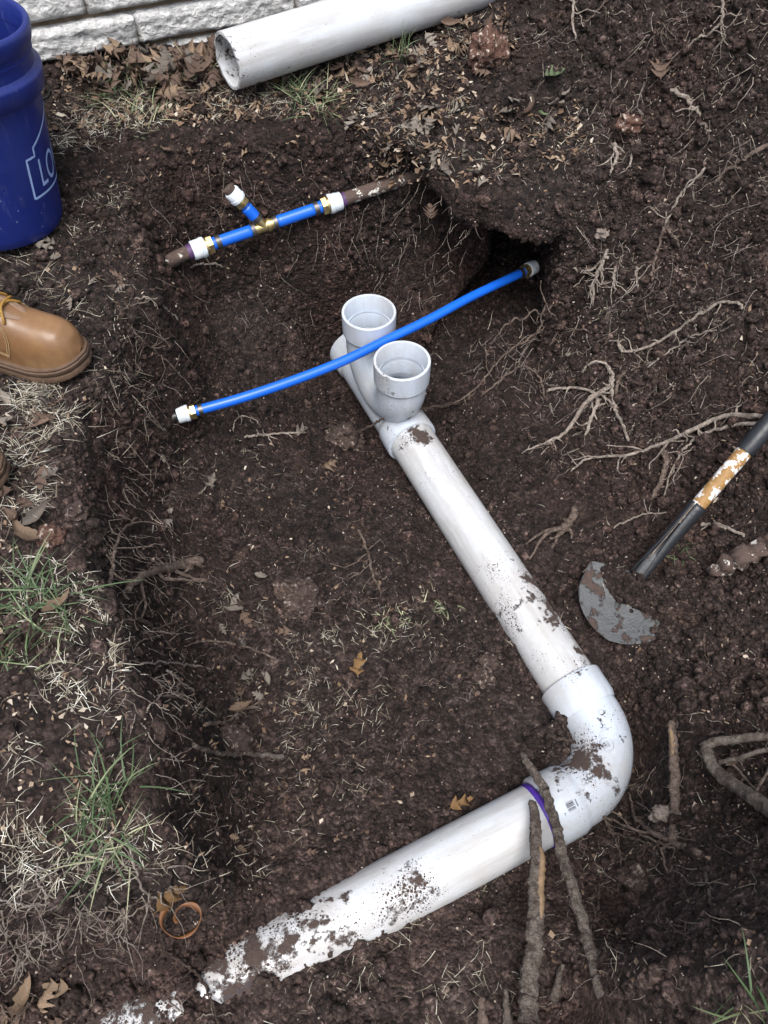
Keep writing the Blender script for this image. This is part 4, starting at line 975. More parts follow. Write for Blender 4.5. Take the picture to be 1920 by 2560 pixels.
root(L(z5, (840, 1020), (950, 1052), (1100, 1052), (1235, 1068)), 14, 15, 'bark', .008, 'thick grey stick lying at the foot of the left bank', name='stick', cat='stick')
root(L(z5, (520, 490), (620, 480), (700, 530), (780, 540)), 6, 5, 'root', .01, 'root curling from the ledge under the dry grass', branches=[(.6, (.6, .3, .2), .08)])
root(L(z5, (650, 870), (700, 820), (770, 800), (775, 765)), 6, 4, 'root_pale', .015, 'small upturned pale rootlet on the ledge face')
root(L(z3, (550, 300), (620, 390), (700, 450), (790, 540), (850, 610)), 6, 4, 'root', .008, 'long root running down the left bank to the blue tube', branches=[(.3, (.2, -.5, -.3), .09), (.5, (.1, -.6, -.3), .09), (.6, (.5, -.4, -.2), .08)])
root(L(z3, (515, 520), (570, 550), (610, 590), (655, 655)), 12, 5, 'root', .008, 'dark flat root on the left bank above the tube end')
root(L(z3, (590, 192), (660, 205), (720, 240), (772, 282)), 5, 6, 'root_pale', .006, 'small pale rootlet high on the left bank')
root(L(z3, (820, 55), (900, 58), (965, 55)), 6, 7, 'root_pale', .006, 'short pale twig below the old pipe end', name='twig', cat='twig')
root(L(z3, (1060, 790), (1140, 785), (1200, 778), (1330, 772)), 8, 6, 'root_pale', .008, 'horizontal root on the trench floor with bleached leaf scraps')
root(L(z3, (1010, 760), (1020, 720), (1060, 700), (1130, 735)), 4, 3, 'root_pale', .006, 'thin curled rootlet below the blue tube')
root(L(z8, (855, 192), (940, 235), (1000, 260), (1150, 340), (1230, 372)), 8, 6, 'root', .035, 'thin root reaching out over the elbow', branches=[(.5, (.3, -.5, -.3), .09)])
root(L(z8, (1050, 120), (1062, 190), (1085, 235), (1150, 290), (1260, 345), (1360, 385)), 5, 24, 'root', .014, 'thick root with a snapped orange tip beside the elbow', sides=10, branches=[(.6, (-.6, -.2, 0), .08), (.75, (-.5, -.5, 0), .07)])
root(L(z8, (960, 280), (1040, 305), (1130, 335), (1180, 380)), 6, 5, 'root', .012, 'thin root lying beneath the snapped root')
root(L(z8, (990, 300), (1015, 370), (1018, 450), (1005, 560)), 6, 4, 'root', .006, 'thin dangling root below the snapped root', 'thin roots on the near slope')
root(L(z8, (918, 490), (925, 560), (908, 640), (888, 712)), 6, 4, 'root', .006, 'thin wavy root beside the leaning twig', 'thin roots on the near slope')
root(L(z8, (1372, 460), (1388, 540), (1400, 640), (1398, 700)), 11, 9, 'bark', .014, 'short stick with a cut orange end standing in the near slope', name='stick', cat='stick')
root(L(z8, (1108, 668), (1180, 690), (1250, 720), (1312, 745)), 6, 5, 'root', .012, 'thin root bowed over the near slope edge')
root(L(z8, (1310, 605), (1290, 680), (1285, 760), (1320, 790)), 5, 4, 'root', .010, 'thin upright rootlet at the near slope edge')
root(L(z7, (700, 690), (715, 760), (750, 815), (860, 892), (905, 970), (930, 1040), (955, 1110)), 10, 9, 'root_dark', .012, 'dark root lying across the buried end of the drain pipe')
for k, (q, l) in enumerate(((L(z7, (-10, 570), (80, 590), (160, 605), (260, 580), (360, 545)), 'longest pale root hanging in a bow under the grassy ledge'), (L(z7, (170, 420), (180, 500), (230, 560), (300, 582)), 'pale root hooking down from the grassy ledge'), (L(z7, (400, 550), (450, 590), (505, 625)), 'short pale root at the ledge corner'), (L(z7, (25, 620), (60, 740), (100, 820), (135, 882)), 'root dangling from the ledge down to the trench floor'), (L(z7, (0, 660), (150, 640), (330, 650), (480, 680)), 'dark fine root running under the ledge lip'), (L(z7, (330, 600), (400, 660), (540, 660), (650, 590)), 'fine root looping under the ledge corner'), (L(z7, (430, 500), (440, 540), (470, 470)), 'tiny forked root on the ledge corner'))):
    root(q, 6, 4, 'root_pale' if k != 4 else 'root', .012, l, 'roots hanging under the grassy ledge')
root(L(z7, (580, 350), (600, 430), (640, 540), (715, 590)), 6, 7, 'root_pale', .02, 'pale root trailing off the ledge to the orange oak leaf')
root(L(z7, (722, 1000), (780, 1050), (832, 1086), (900, 1070), (1005, 1064)), 5, 4, 'root_pale', .006, 'pale kinked rootlet beside the buried pipe end')
root(L(z7, (0, 980), (40, 1050), (80, 1095), (150, 1020), (178, 985)), 7, 5, 'root', .02, 'looped root in the leaves at the near corner')
root(L(z7, (1425, 788), (1520, 765), (1600, 755), (1659, 750)), 6, 4, 'root', .006, 'straight thin twig below the soil-smeared pipe', name='twig', cat='twig')
root(L(z6, (820, -10), (815, 30), (790, 62), (765, 90)), 20, 26, 'root', .010, 'snapped thick root stub with a frayed end near the shovel', sides=12, branches=[(.9, (-.8, -.3, 0), .11), (.9, (-.5, -.7, 0), .06), (.95, (-.3, -.8, -.1), .05), (.85, (-.9, -.1, 0), .13)])
root(L(z6, (990, 75), (1060, 40), (1110, 22), (1230, 8)), 5, 5, 'root_pale', .005, 'thin bowed root by the shovel socket')
root(L(z6, (1365, 60), (1420, 70), (1480, 82), (1550, 118)), 11, 9, 'root_pale', .008, 'rough pale root beyond the shovel socket')
root(L(z6, (700, 985), (770, 1000), (820, 1012)), 15, 10, 'root_dark', .018, 'dark broken stick end poking over the inside of the elbow', name='stick', cat='stick')
root(L(z6, (590, 1045), (620, 1085), (645, 1115)), 13, 10, 'bark', .008, 'short grey stick on the floor inside the elbow', name='stick', cat='stick')
root(L(z6, (1370, 560), (1390, 640), (1395, 700)), 3, 3, 'root', .004, 'hair-thin rootlet by the shovel')
root(L(z1, (300, 622), (400, 640), (480, 676)), 4, 3, 'root', .003, 'thin root lying on the bank beside the bucket')
root(L(z1, (1000, 715), (968, 745), (975, 800), (965, 900)), 4, 3, 'root', .012, 'thin root hanging on the far bank above the blue tee')
root(L(z1, (1040, 1080), (1000, 1000), (1020, 920)), 3, 3, 'root_dark', .004, 'thin dark root under the blue tee')
root(L(z5, (1545, 80), (1590, 180), (1610, 280), (1650, 360)), 9, 6, 'root', .008, 'split root with an orange broken tip on the trench floor', branches=[(.5, (-.4, -.6, 0), .10), (.4, (-.6, -.4, 0), .10), (.6, (.2, -.7, 0), .08), (.7, (-.5, -.4, 0), .09)])
rp = smooth_path([P(1150, 1008, .0), P(1090, 1016, .05), P(1040, 1021, .072), P(1000, 1027, .080), P(970, 1038, .076), P(943, 1056, .055), P(899, 1077, .02), P(860, 1085, -.02)], 6)
V, F, U = sweep(rp + rng.normal(0, .0012, rp.shape), np.linspace(.003, .0032, len(rp)), 7, True, .3, 4)
tag(obj('root', V, F, M['root_dark']), 'dark stringy root lying over the tee below the near cup', 'root')
# grey branch forking at the right edge
gb = empty('branch', tuple(G(1760, 1930)[0]), 'thick grey branch folded back on itself on the slope right of the elbow', 'branch')
def limb(par, name, px, w0, w1, lift, mat, sides=12, rough=.24):
    path = drape(px, 0, 0, 10); n = len(path); lf = np.interp(np.linspace(0, 1, n), np.linspace(0, 1, len(lift)), lift); path[:, 2] += lf
    for _ in range(4): path[1:-1] = (path[:-2] + 2 * path[1:-1] + path[2:]) / 4
    dd = np.array([depth(p) for p in path]); r = (w0 + (w1 - w0) * np.linspace(0, 1, n)) / 2 * dd / FPX
    V, F, U = sweep(path, r, sides, True, rough, random.randint(0, 99)); return obj(name, V, F, M[mat], par)
limb(gb, 'limb', [(1736, 1885), (1745, 1920), (1775, 1965), (1830, 2010), (1880, 2055), (1960, 2120)], 26, 42, [.05, .05, .06, .07], 'bark', 14)
limb(gb, 'limb', [(1738, 1890), (1760, 1880), (1800, 1878), (1860, 1872), (1960, 1872)], 24, 20, [.05, .055, .06, .06], 'bark')
limb(gb, 'twig', [(1770, 1930), (1820, 1920), (1870, 1902), (1960, 1890)], 12, 12, [.05, .05, .05], 'bark', 10)
limb(gb, 'twig', [(1790, 1930), (1815, 1930), (1850, 1965), (1872, 1982)], 7, 5, [.04, .03, .02], 'root', 8)
limb(gb, 'twig', [(1910, 1905), (1890, 1950), (1860, 2000), (1850, 2010)], 8, 6, [.05, .04, .05], 'root', 8)
# three sticks standing near the elbow
def stick(name, pts, rads, mat, label, wood=None):
    e = empty(name, tuple(pts[0]), label, 'stick'); p = smooth_path(pts, 16); r = np.interp(np.linspace(0, 1, len(p)), np.linspace(0, 1, len(rads)), rads)
    p = p + rng.normal(0, .0007, p.shape) + .003 * np.stack([perlin(np.arange(len(p)) * .13, np.full(len(p), 3.3), 5), np.zeros(len(p)), np.zeros(len(p))], -1)
    V, F, U = sweep(p, r, 18, True, .26, random.randint(0, 99)); obj('bark', V, F, M[mat], e)
    if wood:
        k0, k1, off = wood; a, b = int(k0 * (len(p) - 1)), int(k1 * (len(p) - 1)); q = p[a:b + 1] + np.array(off)
        rr = r[a:b + 1] * .62 * np.sin(np.linspace(.25, math.pi - .25, b - a + 1)) ** .5
        V, F, U = sweep(q, rr, 10, True, .2, 3); obj('split_wood', V, F, M['splitwood'], e)
    return e
stick('stick', [P(1320, 2590, .10), P(1322, 2480, .09), P(1336, 2330, .10), P(1342, 2200, .10), P(1340, 2090, .093), P(1333, 2004, .082)], [.0145, .0140, .0135, .0115, .0095, .007], 'bark', 'thick split grey stick leaning on the drain pipe below the elbow', (.45, .75, (.006, -.001, .006)))
stick('stick', [P(1507, 2490, .17), P(1480, 2390, .155), P(1440, 2250, .14), P(1405, 2130, .125), P(1375, 2010, .098), P(1335, 1930, .082), P(1308, 1888, .07)], [.0085, .0085, .0085, .0085, .008, .0075, .005], 'bark', 'long thin curved twig leaning over the purple pipe joint')
gst = G(1692, 2112)[0]; stick('stick', [gst + [0, 0, -.01], P(1688, 2010, .125), P(1684, 1900, .135), P(1680, 1806, .14)], [.0095, .0085, .008, .006], 'root', 'upright split stick right of the elbow with a pale torn top', (.72, .98, (-.003, -.003, .003)))
for (u0, v0, u1, v1, w_, l) in ((1270, 2570, 1250, 2480, 22, 'pale broken wood splinter standing at the near edge'), (1205, 2570, 1195, 2500, 26, 'shaggy broken wood chunk standing at the near edge'), (1385, 2500, 1388, 2420, 20, 'dark blunt root stump beside the thick stick')):
    a, b = G(u0, v0)[0], G(u1, v1)[0]; b = b + [0, 0, .05]; rr_ = w_ / 2 * depth(a) / FPX
    V, F, U = sweep(np.array([a + (b - a) * k / 8 + rng.normal(0, .001, 3) for k in range(9)]), np.linspace(rr_ * 1.2, rr_ * .5, 9), 10, True, .4, 7)
    tag(obj('stick', V, F, M['bark' if w_ < 26 else 'root']), l, 'stick')

# ------------------------------------------------------------------ clods and stones
def rock(name, u, v, wpx, hpx, mat, label, cat, seed, sink=.3, lump=.5):
    g = G(u, v)[0]; d = depth(g); rx = wpx / 2 * d / FPX; rz = hpx / 2 * d / FPX
    b = bmesh.new(); bmesh.ops.create_icosphere(b, subdivisions=4, radius=1)
    for q in b.verts:
        n = q.co.normalized(); k = 1 + lump * mnoise.fractal(n * 1.6 + Vector((seed, 0, 0)), .7, 2.1, 5) + .10 * mnoise.noise(n * 9 + Vector((0, seed, 0)))
        q.co = Vector((n.x * rx * k, n.y * rx * .85 * k, n.z * rz * .8 * k))
    V = np.array([q.co[:] for q in b.verts]) + g + [0, 0, rz * .8 * (1 - sink * 2)]; F = [tuple(q.index for q in f.verts) for f in b.faces]; b.free()
    return tag(obj(name, V, F, M[mat]), label, cat)
rock('soil_clod', 1215, 160, 92, 105, 'clod_red', 'reddish crumbly soil clod flecked white, between leaves and spoil heap', 'clod', 1, .15)
rock('soil_clod', 1575, 325, 66, 60, 'clod_red', 'orange-brown soil clod beside the bare clay bank', 'clod', 2, .35)
rock('soil_clod', 745, 1492, 122, 62, 'clod_brown', 'flat pale crusted soil clod on the trench floor', 'clod', 3, .45)
rock('soil_clod', 583, 1855, 92, 62, 'clod_brown', 'rounded soil clod between the bent root and the grey stick', 'clod', 4, .3)
rock('stone', 665, 2460, 58, 68, 'clod_brown', 'round stone with white flecks at the buried pipe end', 'stone', 5, .25)
rock('soil_clod', 855, 1098, 105, 70, 'clod_brown', 'broad reddish soil clod left of the cleanout tee', 'clod', 6, .55)
rock('stone', 1200, 1690, 58, 40, 'clod_brown', 'smooth dark stone near the upper hub of the elbow', 'stone', 8, .5)
rock('stone', 1222, 1660, 62, 40, 'clod_brown', 'flat soil slab beside the smooth dark stone', 'stone', 9, .5)
rock('stone', 1655, 2040, 56, 50, 'stone', 'wet glinting grey stone behind the upright split stick', 'stone', 10, .25)
rock('soil_clod', 130, 1345, 70, 60, 'clod_red', 'rusty soil clod on the ledge above the green grass', 'clod', 11, .3)
rock('soil_clod', 195, 1285, 60, 50, 'clod_brown', 'crumbly soil clod at the edge of the left ledge', 'clod', 12, .3)
rock('soil_clod', 1600, 2200, 95, 70, 'clod_brown', 'smooth lumpy clod on the near slope below the snapped root', 'clod', 13, .45)
rock('stone', 1500, 600, 36, 34, 'stone', 'small pale stone stuck in the bank by the hollow', 'stone', 14, .2)
# broken piece of old pipe on the right
c0, c1 = G(1765, 1445)[0] + [0, 0, .022], G(1925, 1375)[0] + [0, 0, .03]
V, F, U = sweep(np.array([c0 + (c1 - c0) * k / 14 - [0, 0, .006] + np.array([0, 0, .004 * math.sin(k * 1.9)]) for k in range(15)]), .72 * np.array([.010, .017, .021, .025, .025, .026, .026, .026, .026, .026, .027, .027, .027, .026, .024]) * (1 + .12 * np.sin(np.arange(15) * 2.3)), 24, True, .55, 12)
tag(obj('pipe_fragment', V, F, M['oldpipe']), 'soil-caked broken pipe piece with flaking white paint right of the shovel', 'pipe')

# curled orange shaving
cc = G(472, 2305)[0] + [0, 0, .012]; V = []; F = []
for i, q in enumerate(np.linspace(0, 2.5 * math.pi, 60)):
    r = .033 - .0026 * q + .004 * math.sin(q * 1.3 + .6); c = cc + np.array([r * math.cos(q + 2.1), r * .85 * math.sin(q + 2.1), .004 + .0015 * q]); w2 = .0028
    rd_ = np.array([math.cos(q + 2.1), math.sin(q + 2.1), 0]) * (.6 + .6 * math.sin(q * 2.7)); V += [c - rd_ * .003 + [0, 0, -w2], c + rd_ * .003 + [0, 0, w2]]
V += []
for i in range(59): F.append((2 * i, 2 * i + 1, 2 * i + 3, 2 * i + 2))
o = tag(obj('shaving', V, F, M['curl']), 'curled orange shaving beside an oak leaf on the trench floor', 'shaving'); md = o.modifiers.new('t', 'SOLIDIFY'); md.thickness = .0012

# ------------------------------------------------------------------ fallen leaves
def leaf_mesh(seed, lobes, curl):
    """lobes > 0: oak leaf with that many pointed lobes a side; 0: plain leaf"""
    r = random.Random(seed); V = []; F = []; rows = []
    if lobes:
        rows.append([(0, .012), (0, .012)]); rows.append([(.10, .016), (.10, .016)])
        for k in range(lobes):
            t = .16 + .66 * k / lobes; env = math.sin(math.pi * (.22 + .62 * (k + .5) / lobes)) ** .8
            wl, wr = (env * r.uniform(.27, .40) for _ in range(2)); dx = .66 / lobes
            rows.append([(t, .12 * env + .012), (t, .12 * env + .012)])
            rows.append([(t + dx * .45, wl * .66), (t + dx * .40, wr * .66)])
            rows.append([(t + dx * .95, wl), (t + dx * .9, wr)])
            rows.append([(t + dx * .80, wl * .62), (t + dx * .78, wr * .62)])
        rows.append([(.84, .085), (.84, .085)]); rows.append([(.92, .13 * r.uniform(.5, 1)), (.92, .12)]); rows.append([(1, .004), (1, .004)])
    else:
        for k in range(13):
            t = k / 12; w_ = max(.006, .19 * math.sin(math.pi * t ** .8) ** 1.15 * (1 + .12 * r.uniform(-1, 1))); rows.append([(t, w_), (t, w_ * r.uniform(.85, 1.1))])
    for i, ((xl, wl), (xr, wr)) in enumerate(rows):
        xm = i / (len(rows) - 1) if not lobes else min(xl, xr) * .9 + .1 * i / (len(rows) - 1)
        for (x, y) in ((xl, -wl), ((xl + xm) / 2, -wl * .5), (xm, 0), ((xr + xm) / 2, wr * .5), (xr, wr)):
            z = curl * abs(y) ** 1.5 * 1.7 + curl * .6 * (x - .5) ** 2 * (1.4 if seed % 2 else -1.0) + .05 * math.sin(x * 9 + seed) * y * 2
            V.append((x - .5, y, z))
    for i in range(len(rows) - 1):
        for j in range(4): F.append((i * 5 + j, i * 5 + j + 1, (i + 1) * 5 + j + 1, (i + 1) * 5 + j))
    me = bpy.data.meshes.new('leaf'); me.from_pydata(V, [], F); me.polygons.foreach_set('use_smooth', [True] * len(F)); return me
LKIND = ['leaf_brown', 'leaf_tan', 'leaf_gold', 'leaf_grey', 'leaf_green']
LM = {}
for mk in LKIND:
    for k in range(6):
        me = leaf_mesh(k + 3, (3, 2, 0, 2, 3, 2)[k], (.6, -.4, 1.6, .3, -.9, 1.1)[k]); me.materials.append(M[mk]); LM[mk, k] = me
def put_leaf(p, size, kind, shape, label, group=None, tilt=.45, lift=.004, rotz=None):
    o = bpy.data.objects.new('leaf', LM[kind, shape]); COL.objects.link(o)
    o.location = (p[0], p[1], p[2] + lift + .005); o.scale = (size, size * random.uniform(.8, 1.1), size)
    o.rotation_euler = (random.gauss(0, tilt), random.gauss(0, tilt), random.uniform(0, 6.28) if rotz is None else rotz)
    return tag(o, label, 'leaf', group)
def in_poly(pg, n):
    pg = np.array(pg, float); lo, hi = pg.min(0), pg.max(0); out = []
    while len(out) < n:
        q = lo + rng.random(2) * (hi - lo); c = False
        for i in range(len(pg)):
            (x1, y1), (x2, y2) = pg[i], pg[(i + 1) % len(pg)]
            if (y1 > q[1]) != (y2 > q[1]) and q[0] < (x2 - x1) * (q[1] - y1) / (y2 - y1) + x1: c = not c
        if c: out.append(q)
    out = np.array(out); return G(out[:, 0], out[:, 1])
zones = [
    ([(175, 190), (350, 150), (545, 130), (570, 215), (480, 262), (330, 258), (205, 250)], 96, ['leaf_brown'] * 5 + ['leaf_tan'] * 2 + ['leaf_grey'] * 2, (.042, .078), 'in the heap at the foot of the wall', 'leaves heaped at the foot of the wall', .6, (.010, .034)),
    ([(610, 215), (800, 150), (1000, 95), (1250, 20), (1290, 110), (1180, 230), (1000, 260), (800, 260)], 66, ['leaf_tan'] * 3 + ['leaf_brown'] * 3 + ['leaf_grey'] * 2, (.03, .06), 'on the strip in front of the loose pipe', 'leaves in front of the loose pipe', .4, (.003, .010)),
    ([(850, 290), (1100, 270), (1420, 260), (1380, 340), (1240, 430), (1000, 480), (880, 420)], 40, ['leaf_grey'] * 4 + ['leaf_tan'] * 2 + ['leaf_brown'], (.03, .055), 'on the far bank above the hollow', 'leaves on the far bank', .5, (.004, .012)),
    ([(20, 560), (200, 640), (330, 700), (300, 820), (230, 790), (60, 720)], 12, ['leaf_grey', 'leaf_brown'], (.025, .045), 'on the bank between bucket and boot', 'leaves between bucket and boot', .35, (.002, .005)),
    ([(0, 960), (150, 970), (170, 1100), (100, 1330), (0, 1340)], 14, ['leaf_brown', 'leaf_grey'], (.03, .06), 'in dead grass between the two boots', 'leaves between the boots', .5, (.003, .012)),
    ([(330, 1090), (560, 1120), (560, 1300), (480, 1420), (330, 1230)], 12, ['leaf_grey', 'leaf_tan', 'leaf_brown'], (.025, .045), 'on the floor below the tube end', 'leaves below the tube end', .45, (.002, .006)),
    ([(500, 1430), (720, 1450), (720, 1700), (560, 1800), (520, 1640)], 14, ['leaf_grey', 'leaf_grey', 'leaf_brown'], (.025, .05), 'on the floor near the slender twig', 'leaves on the trench floor', .4, (.002, .006)),
    ([(0, 2430), (180, 2420), (160, 2560), (0, 2560)], 9, ['leaf_brown', 'leaf_tan'], (.03, .05), 'among roots in the near trench corner', 'leaves in the near corner', .5, (.003, .01)),
    ([(430, 300), (800, 320), (760, 420), (400, 420)], 9, ['leaf_tan', 'leaf_brown'], (.02, .035), 'on the crumbling far rim', 'leaves on the far rim', .4, (.002, .005)),
    ([(620, 1950), (1000, 1950), (700, 2200), (560, 2200)], 8, ['leaf_brown', 'leaf_tan'], (.014, .024), 'on the floor beyond the smeared pipe', 'leaf scraps by the smeared pipe', .4, (.001, .003)),
]
for pg, n, kinds, (a, b), lab, grp, tilt, (l0, l1) in zones:
    for p in in_poly(pg, n):
        kd, sh = random.choice(kinds), random.randrange(6); sz_ = random.uniform(a, b)
        look = ('large ' if sz_ > a + (b - a) * .66 else 'small ' if sz_ < a + (b - a) * .33 else '') + dict(leaf_brown='dark brown ', leaf_tan='tan ', leaf_gold='orange ', leaf_grey='greyish ')[kd] + ('flat lobed leaf', 'cupped lobed leaf', 'curled narrow leaf', 'two-lobed leaf', 'arched ragged leaf', 'rolled lobed leaf')[sh]
        put_leaf(p, sz_, kd, sh, look + ' ' + lab, grp, tilt, random.uniform(l0, l1))
for (u, v, s, kind, shp, rz, lab) in [
    (892, 1672, .062, 'leaf_gold', 1, 1.25, 'orange-tan oak leaf lying on the trench floor inside the bend'), (440, 2245, .062, 'leaf_gold', 0, .9, 'orange-brown oak leaf beside the curled shaving'),
    (1150, 2012, .05, 'leaf_gold', 3, .35, 'orange oak leaf touching the far side of the drain pipe'), (818, 1168, .055, 'leaf_tan', 4, .6, 'tattered tan oak leaf near the cleanout tee'),
    (688, 215, .055, 'leaf_gold', 0, 1.9, 'golden oak leaf under the sawn end of the loose pipe'), (255, 185, .085, 'leaf_brown', 0, 2.3, 'dark upright oak leaf propped against the wall'),
    (262, 230, .07, 'leaf_grey', 1, 1.2, 'grey-brown oak leaf on top of the leaf heap'), (1380, 210, .06, 'leaf_green', 0, .5, 'green oak leaf on the soil beside the spoil heap'),
    (1272, 335, .075, 'leaf_tan', 4, -.8, 'broad tan oak leaf next to a yellow scrap'), (1352, 302, .03, 'leaf_green', 2, .2, 'yellow-green leaf scrap beside the broad tan leaf'),
    (1645, 190, .075, 'leaf_brown', 0, 1.5, 'dark brown oak leaf caught on the spoil heap'), (1413, 255, .03, 'leaf_grey', 2, .7, 'pale papery leaf below the green oak leaf'),
    (755, 1085, .05, 'leaf_grey', 5, .9, 'bleached leaf scrap caught on the horizontal root'), (365, 1125, .04, 'leaf_tan', 2, 1.4, 'rounded leaf with a tan patch below the tube end'),
    (1065, 380, .06, 'leaf_tan', 1, 1.3, 'tan oak leaf hanging on the far bank'), (1075, 560, .06, 'leaf_brown', 0, 1.6, 'brown oak leaf stuck on the bank left of the hollow'),
    (880, 545, .05, 'leaf_brown', 2, .9, 'brown folded leaf below the old pipe'), (765, 1930, .02, 'leaf_tan', 2, .2, 'tiny tan chip on the floor beyond the pipe'),
    (160, 1525, .05, 'leaf_tan', 2, .9, 'narrow tan leaf on the ledge in the green grass'), (1195, 450, .05, 'leaf_grey', 2, 1.1, 'long pale leaf on the lip above the hollow'),
    (1205, 470, .03, 'leaf_grey', 5, .3, 'small pale leaf tucked under the long pale leaf'), (765, 1898, .022, 'leaf_tan', 3, .3, 'small tan leaf chip at the tip of the grey stick'),
    (1418, 905, .04, 'leaf_grey', 2, 1.0, 'dull folded leaf on the slope above the thin arching root'), (60, 1355, .07, 'leaf_tan', 2, 2.4, 'curled tan leaf arched over the ledge grass'),
    (610, 1775, .05, 'leaf_tan', 2, .4, 'curled leaf held at the tip of the bent root'), (80, 2480, .06, 'leaf_tan', 2, 1.5, 'long curled tan leaf standing in the near corner')]:
    put_leaf(G(u, v)[0], s, kind, shp, lab, None, .22, .006, rz)

# ------------------------------------------------------------------ grass tufts (things) and loose dry straw (stuff)
def blades(bases, n_each, len_rng, up, spread, wid, tint_rng, segs=4, seed=0, flat=False):
    r = np.random.default_rng(seed); V = []; F = []; T = []
    for b in bases:
        for _ in range(n_each):
            Lb = r.uniform(*len_rng); az = r.uniform(0, 6.283); d = np.array([math.cos(az), math.sin(az), 0]); el = np.clip(r.normal(up, .25), -.1, 1.5)
            p = np.asarray(b) + np.array([r.normal(0, spread), r.normal(0, spread), 0]); sd = np.array([-d[1], d[0], 0]); tw = r.uniform(-.6, .6); wv = sd * math.cos(tw) + np.array([0, 0, math.sin(tw)])
            p[2] = float(hz(p[0], p[1])) + (.003 if flat else -.002); ww = wid * r.uniform(.6, 1.3); o = len(V); tt = r.uniform(*tint_rng); e = el; bend = r.uniform(.15, .6) * (.35 if flat else 1)
            turn = r.normal(0, .5 if flat else .35)
            for k in range(segs + 1):
                t = k / segs; w2 = ww * (1 - t ** 1.8 * .9) / 2
                V += [p + wv * w2, p - wv * w2]; T += [tt, tt]
                az += turn / segs; d = np.array([math.cos(az), math.sin(az), 0])
                p = p + (d * math.cos(e) + np.array([0, 0, math.sin(e)])) * Lb / segs; e -= bend * 1.6 / segs
                gz = float(hz(p[0], p[1])) + .0015
                if p[2] < gz: p[2] += min(gz - p[2], .005); e = max(e, .05)
            for k in range(segs): F.append((o + 2 * k, o + 2 * k + 1, o + 2 * k + 3, o + 2 * k + 2))
    return V, F, T
def tuft(u, v, n, len_rng, up, spread, tint, label, seed):
    g = G(u, v)[0]; V, F, T = blades([g], n, len_rng, up, spread, .0024, tint, 5, seed)
    return tag(obj('grass_tuft', V, F, M['grass'], attrs={'tint': T}, origin=g), label, 'grass')
tuft(75, 1500, 70, (.05, .11), .55, .022, (.0, .7), 'bright green grass tuft on the left ledge', 1)
tuft(265, 1985, 46, (.05, .10), .75, .016, (.1, .75), 'green grass tuft near the drop of the grassy ledge', 2)
tuft(275, 2120, 30, (.04, .08), .5, .016, (.4, 1), 'half-dead grass tuft at the corner of the grassy ledge', 3)
tuft(745, 235, 70, (.05, .10), .5, .022, (.2, .85), 'grass clump hanging off the rim in front of the loose pipe', 4)
tuft(800, 265, 50, (.05, .11), .3, .018, (.35, 1), 'yellowing grass clump drooping over the pit rim', 5)
tuft(1000, 165, 26, (.05, .12), 1.05, .008, (.15, .8), 'upright grass tuft among leaves beside the loose pipe', 6)
tuft(275, 250, 40, (.04, .08), .6, .02, (.3, 1), 'pale grass tuft at the front of the leaf heap', 7)
tuft(370, 280, 50, (.04, .08), .6, .03, (.45, 1), 'straw-coloured grass tuft on the rim beside the leaf heap', 8)
tuft(450, 200, 36, (.04, .09), .8, .025, (.2, .9), 'grass tuft growing through the leaf heap', 9)
tuft(320, 130, 24, (.03, .07), .9, .02, (.2, .8), 'thin grass tuft against the base of the wall', 10)
tuft(1860, 2520, 18, (.05, .09), .8, .012, (.3, 1), 'sparse grass tuft on the near mound', 11)
tuft(1700, 1385, 14, (.02, .04), .2, .008, (.1, .6), 'tiny green grass wisp beside the shovel socket', 12)
tuft(1090, 1525, 30, (.015, .035), .4, .012, (.5, 1), 'small dead grass wisp on the floor left of the pipe', 13)
tuft(980, 1550, 34, (.015, .035), .3, .018, (.6, 1), 'pale dead grass patch on the trench floor', 14)
tuft(330, 205, 26, (.05, .09), .9, .015, (.3, .9), 'tall grass tuft behind the leaf heap', 15)
tuft(60, 1640, 24, (.04, .08), .6, .02, (.3, .9), 'mixed grass tuft lower on the left ledge', 16)
def clumped(pg, n):
    a = in_poly(pg, max(4, n // 14)); b = in_poly(pg, max(2, n // 4)); k = a[rng.integers(0, len(a), n - n // 4)] + np.concatenate([rng.normal(0, .013, (n - n // 4, 2)), np.zeros((n - n // 4, 1))], 1)
    return np.concatenate([k, b])
def straw(bases, lens, seed, wid=.00085, n_each=1, up=.12, spread=0.0, tint=(0, 1)): return blades(bases, n_each, lens, up, spread, wid, tint, 3, seed, True)
